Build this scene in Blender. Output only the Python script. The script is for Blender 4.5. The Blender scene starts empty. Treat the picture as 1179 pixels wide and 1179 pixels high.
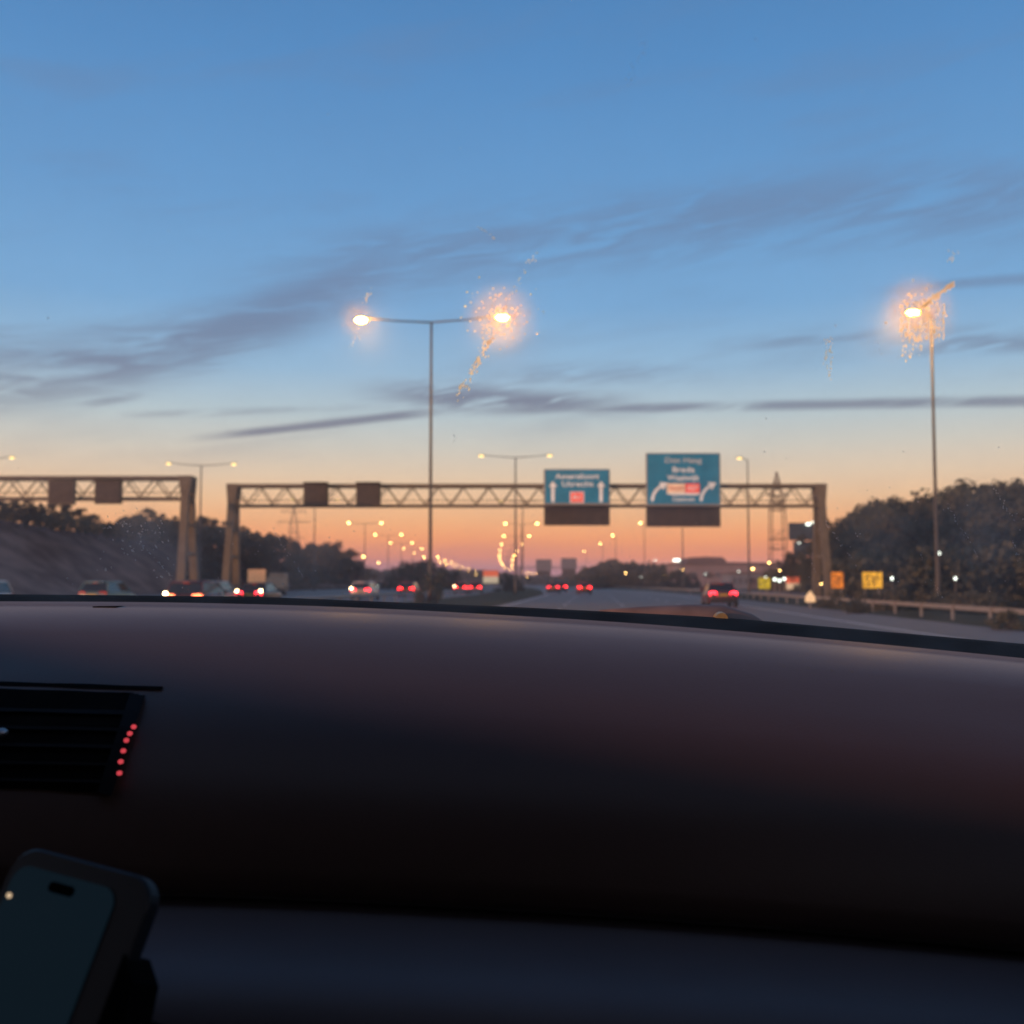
import bpy, bmesh, math, random
from mathutils import Vector, Matrix, noise
R = random.Random(7)
PI = math.pi
sc = bpy.context.scene
col = sc.collection
F = 1264.0            # focal length in photograph pixels
CZ = 1.40             # eye height above the road
PITCH = math.atan(81.5 / F)
VPX = 683.0
HAZE = .0004

# ------------------------------------------------------------------ space helpers
def ray(px, py):
    u = (px - 589.5) / F; v = (589.5 - py) / F
    return (u, math.cos(PITCH) - v * math.sin(PITCH), math.sin(PITCH) + v * math.cos(PITCH))
def at(px, py, D):
    u, f, w = ray(px, py)
    return Vector((u / f * D, D, CZ + w / f * D))
def interp(tab, x):
    if x <= tab[0][0]: return tab[0][1]
    for (a, b), (c, d) in zip(tab, tab[1:]):
        if x <= c: return b + (d - b) * (x - a) / (c - a)
    return tab[-1][1]
_mast_px = [(195, 602), (269, 601), (340, 596), (415, 590), (494, 586), (590, 583.5), (762, 582.5), (1143, 585.6), (1400, 596.5), (1600, 609), (1830, 622)]
CURVE = [(0, 0), (130, 0)] + [(d, (x - VPX) * d / F + 9.2) for d, x in _mast_px]
def off(D): return interp(CURVE, D)
def rd(D, t, z=0.0):
    return Vector(((VPX - 589.5) / F * D + t + off(D), D, z))
def t_of(px, D): return (px - VPX) / F * D
def heading(D):
    a = rd(D - 4, 0); b = rd(D + 4, 0)
    return -math.atan2(b.x - a.x, b.y - a.y)

# ------------------------------------------------------------------ materials
def newmat(name):
    m = bpy.data.materials.new(name); m.use_nodes = True
    nt = m.node_tree; nt.nodes.clear()
    out = nt.nodes.new('ShaderNodeOutputMaterial')
    return m, nt, out
def rgba(c): return (c[0], c[1], c[2], 1)
def surf(name, c, rough=.6, metal=0, var=.25, scale=6, bump=0, c2=None, spec=.5, coord='Object'):
    """principled surface whose colour varies with noise"""
    m, nt, out = newmat(name)
    b = nt.nodes.new('ShaderNodeBsdfPrincipled')
    b.inputs['Roughness'].default_value = rough; b.inputs['Metallic'].default_value = metal
    b.inputs['Specular IOR Level'].default_value = spec
    tc = nt.nodes.new('ShaderNodeTexCoord')
    n = nt.nodes.new('ShaderNodeTexNoise'); n.inputs['Scale'].default_value = scale; n.inputs['Detail'].default_value = 5
    nt.links.new(tc.outputs[coord], n.inputs['Vector'])
    r = nt.nodes.new('ShaderNodeValToRGB')
    c2 = c2 or tuple(v * (1 + var) for v in c); c1 = tuple(v * (1 - var) for v in c)
    r.color_ramp.elements[0].position = .35; r.color_ramp.elements[0].color = rgba(c1)
    r.color_ramp.elements[1].position = .68; r.color_ramp.elements[1].color = rgba(c2)
    nt.links.new(n.outputs['Fac'], r.inputs['Fac']); nt.links.new(r.outputs['Color'], b.inputs['Base Color'])
    if bump:
        bp = nt.nodes.new('ShaderNodeBump'); bp.inputs['Strength'].default_value = bump; bp.inputs['Distance'].default_value = .02
        nt.links.new(n.outputs['Fac'], bp.inputs['Height']); nt.links.new(bp.outputs['Normal'], b.inputs['Normal'])
    nt.links.new(b.outputs['BSDF'], out.inputs['Surface'])
    return m
def glow(name, c, s):
    m, nt, out = newmat(name)
    e = nt.nodes.new('ShaderNodeEmission'); e.inputs['Color'].default_value = rgba(c); e.inputs['Strength'].default_value = s
    nt.links.new(e.outputs[0], out.inputs['Surface'])
    return m
def boardglow(name, c, s_):
    """lamp-studded panel of uneven brightness"""
    m = glow(name, c, s_); nt = m.node_tree; e = [n for n in nt.nodes if n.type == 'EMISSION'][0]
    tc = nt.nodes.new('ShaderNodeTexCoord'); n = nt.nodes.new('ShaderNodeTexNoise'); n.inputs['Scale'].default_value = 4.5; n.inputs['Detail'].default_value = 3
    mr = nt.nodes.new('ShaderNodeMapRange'); mr.inputs[1].default_value = .3; mr.inputs[2].default_value = .7; mr.inputs[3].default_value = s_ * .45; mr.inputs[4].default_value = s_ * 1.5
    nt.links.new(tc.outputs['Object'], n.inputs['Vector']); nt.links.new(n.outputs['Fac'], mr.inputs[0]); nt.links.new(mr.outputs[0], e.inputs['Strength'])
    return m
def leafmat(name, c, c2):
    m, nt, out = newmat(name)
    d = nt.nodes.new('ShaderNodeBsdfDiffuse'); t = nt.nodes.new('ShaderNodeBsdfTranslucent'); mx = nt.nodes.new('ShaderNodeMixShader')
    g = nt.nodes.new('ShaderNodeNewGeometry'); r = nt.nodes.new('ShaderNodeValToRGB')
    r.color_ramp.elements[0].color = rgba(c); r.color_ramp.elements[1].color = rgba(c2)
    nt.links.new(g.outputs['Random Per Island'], r.inputs['Fac'])
    nt.links.new(r.outputs['Color'], d.inputs['Color']); nt.links.new(r.outputs['Color'], t.inputs['Color'])
    mx.inputs[0].default_value = .25
    nt.links.new(d.outputs[0], mx.inputs[1]); nt.links.new(t.outputs[0], mx.inputs[2]); nt.links.new(mx.outputs[0], out.inputs['Surface'])
    return m

M = {}
M['tan'] = surf('tan_paint', (.42, .30, .2), .5, var=.08, scale=1)
M['asphalt'] = surf('asphalt', (.120, .098, .092), .62, var=.18, scale=.9, coord='Object')
M['grass'] = surf('grass_ground', (.05, .052, .026), .95, var=.35, scale=.35, c2=(.085, .075, .042), spec=.1)
M['earth'] = surf('earth', (.20, .132, .112), .95, var=.35, scale=.30, c2=(.30, .205, .17), bump=.8, spec=.1)
M['white_line'] = surf('road_paint', (.55, .55, .52), .6, var=.12, scale=4)
M['steel'] = surf('galvanised_steel', (.30, .30, .29), .5, .4, var=.12, scale=3)
M['gantry'] = surf('gantry_steel', (.125, .115, .088), .6, 0, var=.15, scale=2)
M['mast'] = surf('mast_steel', (.085, .082, .075), .55, .3, var=.15, scale=2)
M['signblue'] = surf('sign_blue', (.012, .115, .20), .5, var=.07, scale=1.2)
M['signwhite'] = surf('sign_white', (.62, .62, .60), .5, var=.05, scale=3)
M['signedge'] = surf('sign_edge', (.33, .34, .33), .5, .3, var=.1, scale=3)
M['signred'] = surf('sign_red', (.62, .07, .05), .5, var=.06, scale=3)
M['display'] = surf('unlit_display', (.050, .040, .033), .45, var=.25, scale=2.5)
M['displayframe'] = surf('display_housing', (.060, .052, .030), .6, var=.2, scale=3)
M['black'] = surf('black_rubber', (.004, .004, .004), .95, var=.3, scale=20, spec=.03)
M['tyre'] = surf('tyre_rubber', (.02, .02, .02), .8, var=.2, scale=14)
M['rim'] = surf('alloy', (.3, .3, .31), .35, .8, var=.1, scale=8)
M['carglass'] = surf('tinted_car_glass', (.015, .018, .022), .08, var=.1, scale=3, spec=.7)
M['plate'] = surf('yellow_plate', (.55, .38, .05), .5, var=.05, scale=9)
M['bark'] = surf('bark', (.055, .042, .032), .9, var=.3, scale=5, bump=.4, spec=.15)
M['leaf_a'] = leafmat('leaf_dark', (.078, .088, .066), (.118, .126, .096))
M['leaf_b'] = leafmat('leaf_olive', (.082, .084, .060), (.122, .120, .088))
M['leaf_c'] = leafmat('leaf_blue_green', (.070, .082, .072), (.110, .124, .108))
M['pylon'] = surf('pylon_steel', (.12, .085, .065), .7, .2, var=.12, scale=2)
M['lamp'] = glow('sodium_lamp', (1, .45, .030), 640)
M['lampmid'] = glow('sodium_lamp_mid', (1, .70, .24), 2.6)
M['lampfar'] = glow('sodium_lamp_pale', (1, .60, .17), 26)
M['lampdist'] = glow('sodium_lamp_distant', (1, .54, .13), 85)
M['lampwhite'] = glow('white_lamp', (.92, 1, .86), 4)
M['tail'] = glow('tail_lamp', (1, .028, .04), 10)
M['tailfar'] = glow('brake_lamp', (1, .02, .02), 18)
M['tailorange'] = glow('tail_lamp_warm', (1, .16, .06), 9)
M['indicator'] = glow('indicator_lamp', (1, .74, .36), 22)
M['amber'] = boardglow('amber_board', (1, .26, .03), .80)
M['yellow'] = boardglow('yellow_board', (1, .46, .04), .92)
M['yellowdim'] = boardglow('yellow_board_dim', (1, .66, .04), .62)
M['led'] = glow('red_led', (1, .09, .12), .62)

# ------------------------------------------------------------------ mesh builder
def emissive_face(name, c, e, var=.12, scale=1.2):
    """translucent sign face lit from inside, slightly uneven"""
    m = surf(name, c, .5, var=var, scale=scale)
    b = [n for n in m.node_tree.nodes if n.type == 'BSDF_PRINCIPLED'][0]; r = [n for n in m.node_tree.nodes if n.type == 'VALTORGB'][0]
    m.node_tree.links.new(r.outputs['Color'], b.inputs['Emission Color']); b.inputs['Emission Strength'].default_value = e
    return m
M['signblue'] = emissive_face('sign_blue', (.010, .130, .215), .46)
M['signwhite'] = emissive_face('sign_white', (.64, .64, .62), .36)
M['signgrey'] = emissive_face('sign_grey', (.40, .42, .42), .32)
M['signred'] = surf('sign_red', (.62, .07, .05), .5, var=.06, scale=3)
M['signredlit'] = emissive_face('sign_red_lit', (.60, .075, .05), .75)
M['signcream'] = emissive_face('sign_cream', (.62, .42, .27), .6)
M['creamlit'] = emissive_face('cream_panel', (.62, .50, .33), .62, .06, 1)
M['redlit'] = emissive_face('red_panel', (.66, .13, .06), .70, .1, 1)
M['tanlit'] = emissive_face('tan_panel', (.50, .25, .13), .50, .1, 1)
M['markerlit'] = emissive_face('marker_panel', (.75, .55, .30), .75, .1, 3)

class MB:
    def __init__(s): s.v = []; s.f = []
    def add(s, vs, fs):
        o = len(s.v); s.v += [Vector(v) for v in vs]; s.f += [tuple(i + o for i in f) for f in fs]; return s
    def box(s, c, d, rz=0):
        x, y, z = (k / 2 for k in d); m = Matrix.Rotation(rz, 3, 'Z'); c = Vector(c)
        vs = [c + m @ Vector((a * x, b * y, e * z)) for a, b, e in ((-1, -1, -1), (1, -1, -1), (1, 1, -1), (-1, 1, -1), (-1, -1, 1), (1, -1, 1), (1, 1, 1), (-1, 1, 1))]
        return s.add(vs, [(0, 3, 2, 1), (4, 5, 6, 7), (0, 1, 5, 4), (1, 2, 6, 5), (2, 3, 7, 6), (3, 0, 4, 7)])
    def tube(s, pts, rads, n=8, cap=True):
        pts = [Vector(p) for p in pts]
        if not hasattr(rads, '__len__'): rads = [rads] * len(pts)
        vs = []; fs = []
        for i, p in enumerate(pts):
            d = (pts[min(i + 1, len(pts) - 1)] - pts[max(i - 1, 0)]).normalized()
            a = d.cross(Vector((0, 0, 1)) if abs(d.z) < .9 else Vector((0, 1, 0))).normalized(); b = d.cross(a)
            for k in range(n):
                w = 2 * PI * k / n; vs.append(p + (a * math.cos(w) + b * math.sin(w)) * rads[i])
        for i in range(len(pts) - 1):
            for k in range(n):
                fs.append((i * n + k, i * n + (k + 1) % n, (i + 1) * n + (k + 1) % n, (i + 1) * n + k))
        if cap:
            fs.append(tuple(range(n))[::-1]); fs.append(tuple((len(pts) - 1) * n + k for k in range(n)))
        return s.add(vs, fs)
    def loft(s, rings, cap=True):
        n = len(rings[0]); vs = [p for r in rings for p in r]; fs = []
        for i in range(len(rings) - 1):
            for k in range(n):
                fs.append((i * n + k, i * n + (k + 1) % n, (i + 1) * n + (k + 1) % n, (i + 1) * n + k))
        if cap:
            fs.append(tuple(range(n))[::-1]); fs.append(tuple((len(rings) - 1) * n + k for k in range(n)))
        return s.add(vs, fs)
    def ball(s, c, r, n=8, m=6):
        c = Vector(c); r = Vector(r) if hasattr(r, '__len__') else Vector((r, r, r)); rings = []
        for i in range(1, m):
            a = PI * i / m
            rings.append([c + Vector((r.x * math.sin(a) * math.cos(2 * PI * k / n), r.y * math.sin(a) * math.sin(2 * PI * k / n), -r.z * math.cos(a))) for k in range(n)])
        return s.loft(rings)
    def prism(s, poly, thick, axis=Vector((0, 1, 0))):
        """closed outline (3-D points) given thickness along axis"""
        n = len(poly); a = axis * thick
        vs = [Vector(p) for p in poly] + [Vector(p) + a for p in poly]
        fs = [tuple(range(n)), tuple(range(2 * n - 1, n - 1, -1))] + [(k, k + n, (k + 1) % n + n, (k + 1) % n) for k in range(n)]
        return s.add(vs, fs)
    def build(s, name, mat, parent=None, loc=(0, 0, 0), rz=0, smooth=False, bevel=0):
        me = bpy.data.meshes.new(name)
        bm = bmesh.new()
        vv = [bm.verts.new(v) for v in s.v]
        for f in s.f:
            try: bm.faces.new([vv[i] for i in f])
            except ValueError: pass
        bmesh.ops.recalc_face_normals(bm, faces=bm.faces) if len(bm.faces) < 4000 else None
        if bevel:
            bmesh.ops.bevel(bm, geom=list(bm.edges), offset=bevel, segments=2, affect='EDGES', profile=.6)
        if smooth:
            for f in bm.faces: f.smooth = True
        bm.to_mesh(me); bm.free()
        me.materials.append(mat)
        o = bpy.data.objects.new(name, me); col.objects.link(o)
        o.location = loc; o.rotation_euler = (0, 0, rz)
        if parent is not None: o.parent = parent
        return o
def tag(o, label=None, cat=None, group=None, kind=None):
    for k, v in (('label', label), ('category', cat), ('group', group), ('kind', kind)):
        if v: o[k] = v
    return o
def empty(name, loc, rz=0, **k):
    o = bpy.data.objects.new(name, None); col.objects.link(o); o.empty_display_size = .2
    o.location = loc; o.rotation_euler = (0, 0, rz); tag(o, **k); return o
def copy_tree(o, parent=None):
    c = o.copy(); col.objects.link(c); c.parent = parent
    for ch in list(o.children): copy_tree(ch, c)
    return c
def text_mesh(s, size, mat, name, parent, loc, width=None):
    """lettering: flat characters of slight thickness standing in the XZ plane, centred on loc"""
    cu = bpy.data.curves.new('t', 'FONT'); cu.body = s; cu.size = size; cu.align_x = 'CENTER'; cu.align_y = 'CENTER'; cu.extrude = .008; cu.offset = size * .012
    ob = bpy.data.objects.new('t', cu); col.objects.link(ob)
    me = bpy.data.meshes.new_from_object(ob.evaluated_get(bpy.context.evaluated_depsgraph_get()))
    bpy.data.objects.remove(ob); bpy.data.curves.remove(cu)
    w = max(v.co.x for v in me.vertices) - min(v.co.x for v in me.vertices)
    k = (width / w) if width else 1
    for v in me.vertices: v.co = Vector((v.co.x * k, -v.co.z, v.co.y))
    me.materials.clear(); me.materials.append(mat)
    o = bpy.data.objects.new(name, me); col.objects.link(o); o.parent = parent; o.location = loc
    return o

# ------------------------------------------------------------------ camera
cam = bpy.data.cameras.new('camera'); co = bpy.data.objects.new('camera', cam); col.objects.link(co)
co.location = (0, 0, CZ); co.rotation_euler = (PI / 2 + PITCH, 0, 0)
cam.sensor_width = 36; cam.lens = 36 * F / 1179; cam.clip_start = .02; cam.clip_end = 12000
cam.dof.use_dof = True; cam.dof.focus_distance = 1.15; cam.dof.aperture_fstop = (cam.lens) / 4.7; cam.dof.aperture_blades = 0
sc.camera = co
sc.view_settings.view_transform = 'Standard'; sc.view_settings.look = 'None'; sc.view_settings.exposure = 0; sc.view_settings.gamma = 1

# ------------------------------------------------------------------ sky
w = bpy.data.worlds.new('World'); sc.world = w; w.use_nodes = True
nt = w.node_tree; nt.nodes.clear()
def nd(t, **k):
    n = nt.nodes.new(t)
    for a, b in k.items(): setattr(n, a, b)
    return n
def mth(op, a, b=None, c=None):
    n = nd('ShaderNodeMath', operation=op)
    for i, x in enumerate((a, b, c)):
        if x is None: continue
        if isinstance(x, (int, float)): n.inputs[i].default_value = x
        else: nt.links.new(x, n.inputs[i])
    return n.outputs[0]
def sstep(x, a, b):
    n = nd('ShaderNodeMapRange', interpolation_type='SMOOTHSTEP'); nt.links.new(x, n.inputs[0])
    n.inputs[1].default_value = a; n.inputs[2].default_value = b
    return n.outputs[0]
def mixc(f, a, b):
    n = nd('ShaderNodeMix', data_type='RGBA')
    for sock, x in ((n.inputs[0], f), (n.inputs[6], a), (n.inputs[7], b)):
        if isinstance(x, (int, float)): sock.default_value = x
        elif isinstance(x, tuple): sock.default_value = rgba(x)
        else: nt.links.new(x, sock)
    return n.outputs[2]
tc = nd('ShaderNodeTexCoord'); sep = nd('ShaderNodeSeparateXYZ'); nt.links.new(tc.outputs['Generated'], sep.inputs[0])
X, Y, Z = sep.outputs
EL = mth('ARCSINE', Z); AZ = mth('ARCTAN2', X, Y)
def lin(c): return tuple(((v / 255 + .055) / 1.055) ** 2.4 if v > 10 else v / 255 / 12.92 for v in c)
def elev(py): return math.asin(ray(589.5, py)[2])
stops = [(671, (178, 140, 146)), (655, (196, 148, 146)), (640, (229, 152, 122)), (622, (239, 163, 118)), (600, (240, 180, 132)), (575, (235, 194, 154)),
         (548, (224, 201, 174)), (515, (206, 203, 192)), (480, (184, 200, 205)), (430, (152, 187, 214)), (360, (124, 171, 213)), (250, (106, 157, 206)), (120, (88, 142, 196)), (0, (74, 126, 180))]
ramp = nd('ShaderNodeValToRGB'); cr = ramp.color_ramp
emax = 1.0
def beyond(c, e):
    """the sky beyond the haze that shows as colour c through it"""
    T = math.exp(-HAZE * min(1900, 60 / max(1e-3, math.sin(max(e, .001))))); air = (.22, .205, .215)
    return tuple(max(.03, (a - k * (1 - T)) / T) for a, k in zip(lin(c), air))
cr.elements[0].position = 0; cr.elements[0].color = rgba(beyond(stops[0][1], 0))
cr.elements[1].position = 1; cr.elements[1].color = rgba((.018, .06, .16))
for py, c in stops[1:]:
    e = cr.elements.new(min(.98, elev(py) / emax)); e.color = rgba(beyond(c, elev(py)))
e = cr.elements.new(.70); e.color = rgba((.05, .14, .33))
nt.links.new(EL, ramp.inputs[0])
# the glow of the set sun lies ahead; behind, the sky is plain dusk blue
back = nd('ShaderNodeValToRGB'); cb = back.color_ramp
cb.elements[0].position = 0; cb.elements[0].color = rgba((.52, .46, .48)); cb.elements[1].position = .8; cb.elements[1].color = rgba((.13, .20, .34))
nt.links.new(EL, back.inputs[0])
front = sstep(mth('ABSOLUTE', AZ), 1.9, .75)
base = mixc(front, back.outputs[0], ramp.outputs[0])
# cloud streaks, each a drifting band in azimuth and elevation
def A(px): return (px - 589.5) / F
def noise_at(sx, sy, det=4, seed=0.0, warp=0):
    cmb = nd('ShaderNodeCombineXYZ')
    nt.links.new(mth('MULTIPLY', AZ, sx), cmb.inputs[0]); nt.links.new(mth('MULTIPLY', mth('SUBTRACT', EL, mth('MULTIPLY', AZ, .16)), sy), cmb.inputs[1]); cmb.inputs[2].default_value = seed
    n = nd('ShaderNodeTexNoise'); n.inputs['Scale'].default_value = 1; n.inputs['Detail'].default_value = det; n.inputs['Distortion'].default_value = warp
    nt.links.new(cmb.outputs[0], n.inputs['Vector']); return n.outputs[0]
N1 = noise_at(9, 60, 5, .3, .6); N2 = noise_at(4, 22, 4, 5.1, .4); N3 = noise_at(24, 190, 4, 2.2, .5)
N12 = mth('ADD', mth('MULTIPLY', N2, .55), mth('MULTIPLY', noise_at(15, 95, 6, 8.4, 1.0), .45))
def band(pts, half, amp, fade=.05, nz=N1, wob=.02, lo=.30, hi=.62, asym=1.0):
    """pts: pixels along the streak, fitted by a quadratic in azimuth"""
    def dirn(p, q):
        v = Vector(ray(p, q)).normalized(); return math.atan2(v.x, v.y), math.asin(v.z)
    (x0, y0), (x1, y1), (x2, y2) = [dirn(p, q) for p, q in pts]
    den = (x0 - x1) * (x0 - x2) * (x1 - x2)
    a = (x2 * (y1 - y0) + x1 * (y0 - y2) + x0 * (y2 - y1)) / den
    b = (x2 * x2 * (y0 - y1) + x1 * x1 * (y2 - y0) + x0 * x0 * (y1 - y2)) / den
    c = (x1 * x2 * (x1 - x2) * y0 + x2 * x0 * (x2 - x0) * y1 + x0 * x1 * (x0 - x1) * y2) / den
    cen = mth('ADD', mth('MULTIPLY', mth('ADD', mth('MULTIPLY', AZ, a), b), AZ), c)
    d = mth('SUBTRACT', EL, mth('ADD', cen, mth('MULTIPLY', mth('SUBTRACT', N2, .5), wob)))
    d = mth('DIVIDE', mth('ABSOLUTE', d), half / F)
    m = mth('SUBTRACT', 1.0, sstep(d, .1, 1.0))
    wx = mth('MULTIPLY', sstep(AZ, x0 - fade, x0 + fade), sstep(AZ, x2 + fade, x2 - fade))
    return mth('MULTIPLY', mth('MULTIPLY', mth('MULTIPLY', m, wx), sstep(nz, lo, hi)), amp)
bands = [band([(-90, 442), (240, 388), (480, 290)], 58, .82, .10, N12, .016, .32, .58),
         band([(330, 320), (640, 272), (1250, 228)], 66, .64, .12, N12, .018, .36, .60),
         band([(-80, 385), (90, 383), (260, 372)], 13, .55, .05),
         band([(-80, 440), (90, 428), (260, 398)], 15, .60, .06),
         band([(250, 502), (390, 487), (500, 474)], 8, .90, .04, N1, .006, .2, .5),
         band([(450, 452), (570, 460), (700, 466)], 24, .90, .06, N3, .014, .26, .52),
         band([(560, 440), (680, 430), (800, 432)], 20, .40, .06, N3, .012, .3, .6),
         band([(560, 472), (800, 468), (1300, 458)], 9, .80, .06, N1, .006, .2, .52),
         band([(840, 398), (1000, 388), (1200, 380)], 14, .50, .05, N1, .012),
         band([(1020, 400), (1120, 396), (1260, 392)], 17, .60, .05, N3, .012, .35, .6),
         band([(1040, 332), (1110, 326), (1260, 316)], 9, .55, .05, N1, .01, .2, .5),
         band([(90, 468), (125, 461), (160, 455)], 9, .55, .02, N3, .01, .3, .55),
         band([(140, 478), (260, 474), (420, 468)], 7, .35, .05, N3, .008)]
cl = bands[0]
for b in bands[1:]: cl = mth('MAXIMUM', cl, b)
thin = mth('MULTIPLY', mth('MULTIPLY', sstep(N2, .5, .75), sstep(EL, .05, .16)), .28)
cl = mth('MAXIMUM', cl, thin)
cloudc = mixc(sstep(EL, .10, .30), (.205, .215, .275), (.150, .235, .395))
sky = mixc(cl, base, cloudc)
# low dusk bank over the horizon, thicker ahead of the road
low = mth('MULTIPLY', mth('SUBTRACT', 1.0, sstep(mth('ADD', EL, mth('MULTIPLY', mth('SUBTRACT', N1, .5), .022)), .004, .047)),
          mth('MULTIPLY', sstep(AZ, A(330), A(440)), sstep(AZ, A(760), A(610))))
sky = mixc(mth('MULTIPLY', low, .5), sky, beyond((160, 126, 140), .02))
bg = nd('ShaderNodeBackground'); bg.inputs['Strength'].default_value = 1.0
nt.links.new(sky, bg.inputs['Color'])
wo = nd('ShaderNodeOutputWorld'); nt.links.new(bg.outputs[0], wo.inputs['Surface'])
sun = bpy.data.lights.new('sun', 'SUN'); sun.energy = 3.4; sun.angle = math.radians(1.6); sun.color = (1, .44, .22)
so = bpy.data.objects.new('sun', sun); col.objects.link(so); so.rotation_euler = (math.radians(83.9), 0, math.radians(-55))   # warm light added from low behind left for the dashboard patch; sunset lies ahead

# ------------------------------------------------------------------ ground and roads
g = MB(); S = 5000
g.add([(-S, -600, -.30), (S, -600, -.30), (S, S, -.30), (-S, S, -.30)], [(0, 1, 2, 3)])
tag(g.build('ground', M['grass']), kind='structure')
Ds = [-20, -8, 0, 8, 16, 24, 32, 40, 48, 56, 64, 72, 80, 90, 100, 110, 120, 135, 150, 165, 180, 195, 215, 235, 255, 275, 300, 330, 360, 400, 440, 490, 540, 590, 660, 740, 840, 950, 1080, 1200, 1330, 1460, 1600, 1720, 1830]
def strip(name, ta, tb, z, mat, d0=-20, d1=1830, zb=None):
    m = MB(); dd = [d for d in Ds if d0 <= d <= d1]
    vs = []
    for d in dd: vs += [rd(d, ta, z), rd(d, tb, z if zb is None else zb)]
    m.add(vs, [(2 * i, 2 * i + 1, 2 * i + 3, 2 * i + 2) for i in range(len(dd) - 1)])
    return tag(m.build(name, mat), kind='structure')
strip('road', -5.9, 12.4, 0, M['asphalt'])
strip('parallel_road', -25.0, -13.9, 0, M['asphalt'])
strip('opposite_road', -52.0, -27.5, 0, M['asphalt'], -20, 590)
strip('slip_road', 23.5, 31.0, .0, M['asphalt'], -20, 360)
strip('verge', 12.4, 23.5, -.004, M['grass'], -20, 740, -.05)
strip('median', -13.9, -5.9, -.004, M['grass'])
strip('divider', -27.5, -25.0, -.004, M['grass'], -20, 740)
def marks(name, ts, dash):
    m = MB()
    for t in ts:
        if dash:
            d = 8
            while d < 420:
                a, b = rd(d, t, .004), rd(d + 3, t, .004)
                m.add([a + Vector((-.075, 0, 0)), a + Vector((.075, 0, 0)), b + Vector((.075, 0, 0)), b + Vector((-.075, 0, 0))], [(0, 1, 2, 3)]); d += 12
        else:
            dd = [x for x in Ds if 0 <= x <= 740]
            vs = []
            for d in dd: vs += [rd(d, t - .09, .004), rd(d, t + .09, .004)]
            m.add(vs, [(2 * i, 2 * i + 1, 2 * i + 3, 2 * i + 2) for i in range(len(dd) - 1)])
    return tag(m.build(name, M['white_line']), kind='structure')
marks('lane_marking', (-1.8, 1.8, 5.4, -17.4, -20.9), True)
marks('road_edge_marking', (-5.3, 9.1, -14.4, -24.4), False)

# embankment at the left with an irregular crest
def bankz(D, k):   # k 0..1 across, foot to crest to back
    h = interp([(40, 7.6), (100, 8.6), (150, 8.9), (200, 8.5), (250, 7.2), (300, 5.0), (360, 1.5)], D)
    prof = interp([(0, 0), (.10, .04), (.55, .86), (.70, 1.0), (.82, .98), (1, .2)], k)
    return -.2 + h * prof + noise.noise(Vector((D * .045, k * 4, 2))) * .75 * prof + noise.noise(Vector((D * .22, k * 14, 7))) * .22 * prof
m = MB(); nb, nk = 70, 26; vs = []
for i in range(nb):
    D = 40 + 320 * i / (nb - 1)
    for j in range(nk):
        k = j / (nk - 1); vs.append(rd(D, -54 - 22 * k, bankz(D, k)))
m.add(vs, [(i * nk + j, i * nk + j + 1, (i + 1) * nk + j + 1, (i + 1) * nk + j) for i in range(nb - 1) for j in range(nk - 1)])
tag(m.build('embankment', M['earth'], smooth=True), kind='structure')

# ------------------------------------------------------------------ guard rails
def guardrail(t, d0, d1, label, ztop, step=4):
    root = empty('guard_rail', rd(d0, t, 0), label=label, cat='guard rail', group=None)
    inv = -root.location
    rail = MB(); dd = []
    d = d0
    while d <= d1: dd.append(d); d += step if d < 130 else step * 4
    prof = [(-.02, ztop), (.03, ztop - .04), (-.02, ztop - .08), (-.02, ztop - .10), (.03, ztop - .14), (-.02, ztop - .18), (-.06, ztop - .17), (-.06, ztop)]
    rail.loft([[rd(d, t + a, z) + inv for a, z in prof] for d in dd]); rail.build('rail_beam', M['steel'], root)
    for d in dd[:60]:
        MB().box(rd(d, t - .12, ztop / 2 - .1) + inv, (.08, .1, ztop + .2)).build('post', M['steel'], root)
    return root
guardrail(13.8, 14, 300, 'long grey steel guard rail along the verge before the dark wood', .56)
guardrail(-13.2, 30, 420, 'grey steel guard rail edging the grass median beside the parallel carriageway', .74)

# ------------------------------------------------------------------ lamp masts
ORD = ['first', 'second', 'third', 'fourth', 'fifth', 'sixth', 'seventh', 'eighth', 'ninth', 'tenth', 'eleventh', 'twelfth', 'thirteenth', 'fourteenth', 'fifteenth', 'sixteenth', 'seventeenth',
       'eighteenth', 'nineteenth', 'twentieth', 'twenty-first', 'twenty-second', 'twenty-third', 'twenty-fourth', 'twenty-fifth', 'twenty-sixth', 'twenty-seventh', 'twenty-eighth', 'twenty-ninth', 'thirtieth']
def luminaire(root, sx, x, z, lampm):
    """lamp housing on the arm's end: parts housing and bulb"""
    h = MB(); rr = []
    for k, (dx, wy, hh) in enumerate(((-.05, .05, .05), (.10, .13, .08), (.45, .16, .10), (.72, .13, .08), (.82, .06, .04))):
        rr.append([Vector((sx * (x + dx), wy * math.cos(a), z + .03 + hh * math.sin(a))) for a in [2 * PI * q / 10 for q in range(10)]])
    h.loft(rr); h.build('lamp_housing', M['mast'], root, smooth=True)
    b = MB(); b.ball((sx * (x + .42), 0, z - .06), (.34, .2, .15), 12, 7); b.build('bulb', lampm, root, smooth=True)
def mast(H, arm, sides, lampm, r=.11):
    root = empty('lamp_mast', (0, 0, 0))
    MB().tube([(0, 0, -.3), (0, 0, 1.6), (0, 0, 1.65), (0, 0, H - .25)], [r * 1.25, r * 1.25, r, r * .6], 10).build('mast_pole', M['mast'], root, smooth=True)
    for sx in sides:
        MB().tube([(0, 0, H - .28), (sx * arm * .5, 0, H - .16), (sx * (arm - .35), 0, H + .02)], [.055, .045, .04], 8).build('arm', M['mast'], root, smooth=True)
        luminaire(root, sx, arm - .40, H, lampm)
    return root
HM = 16.85
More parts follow.
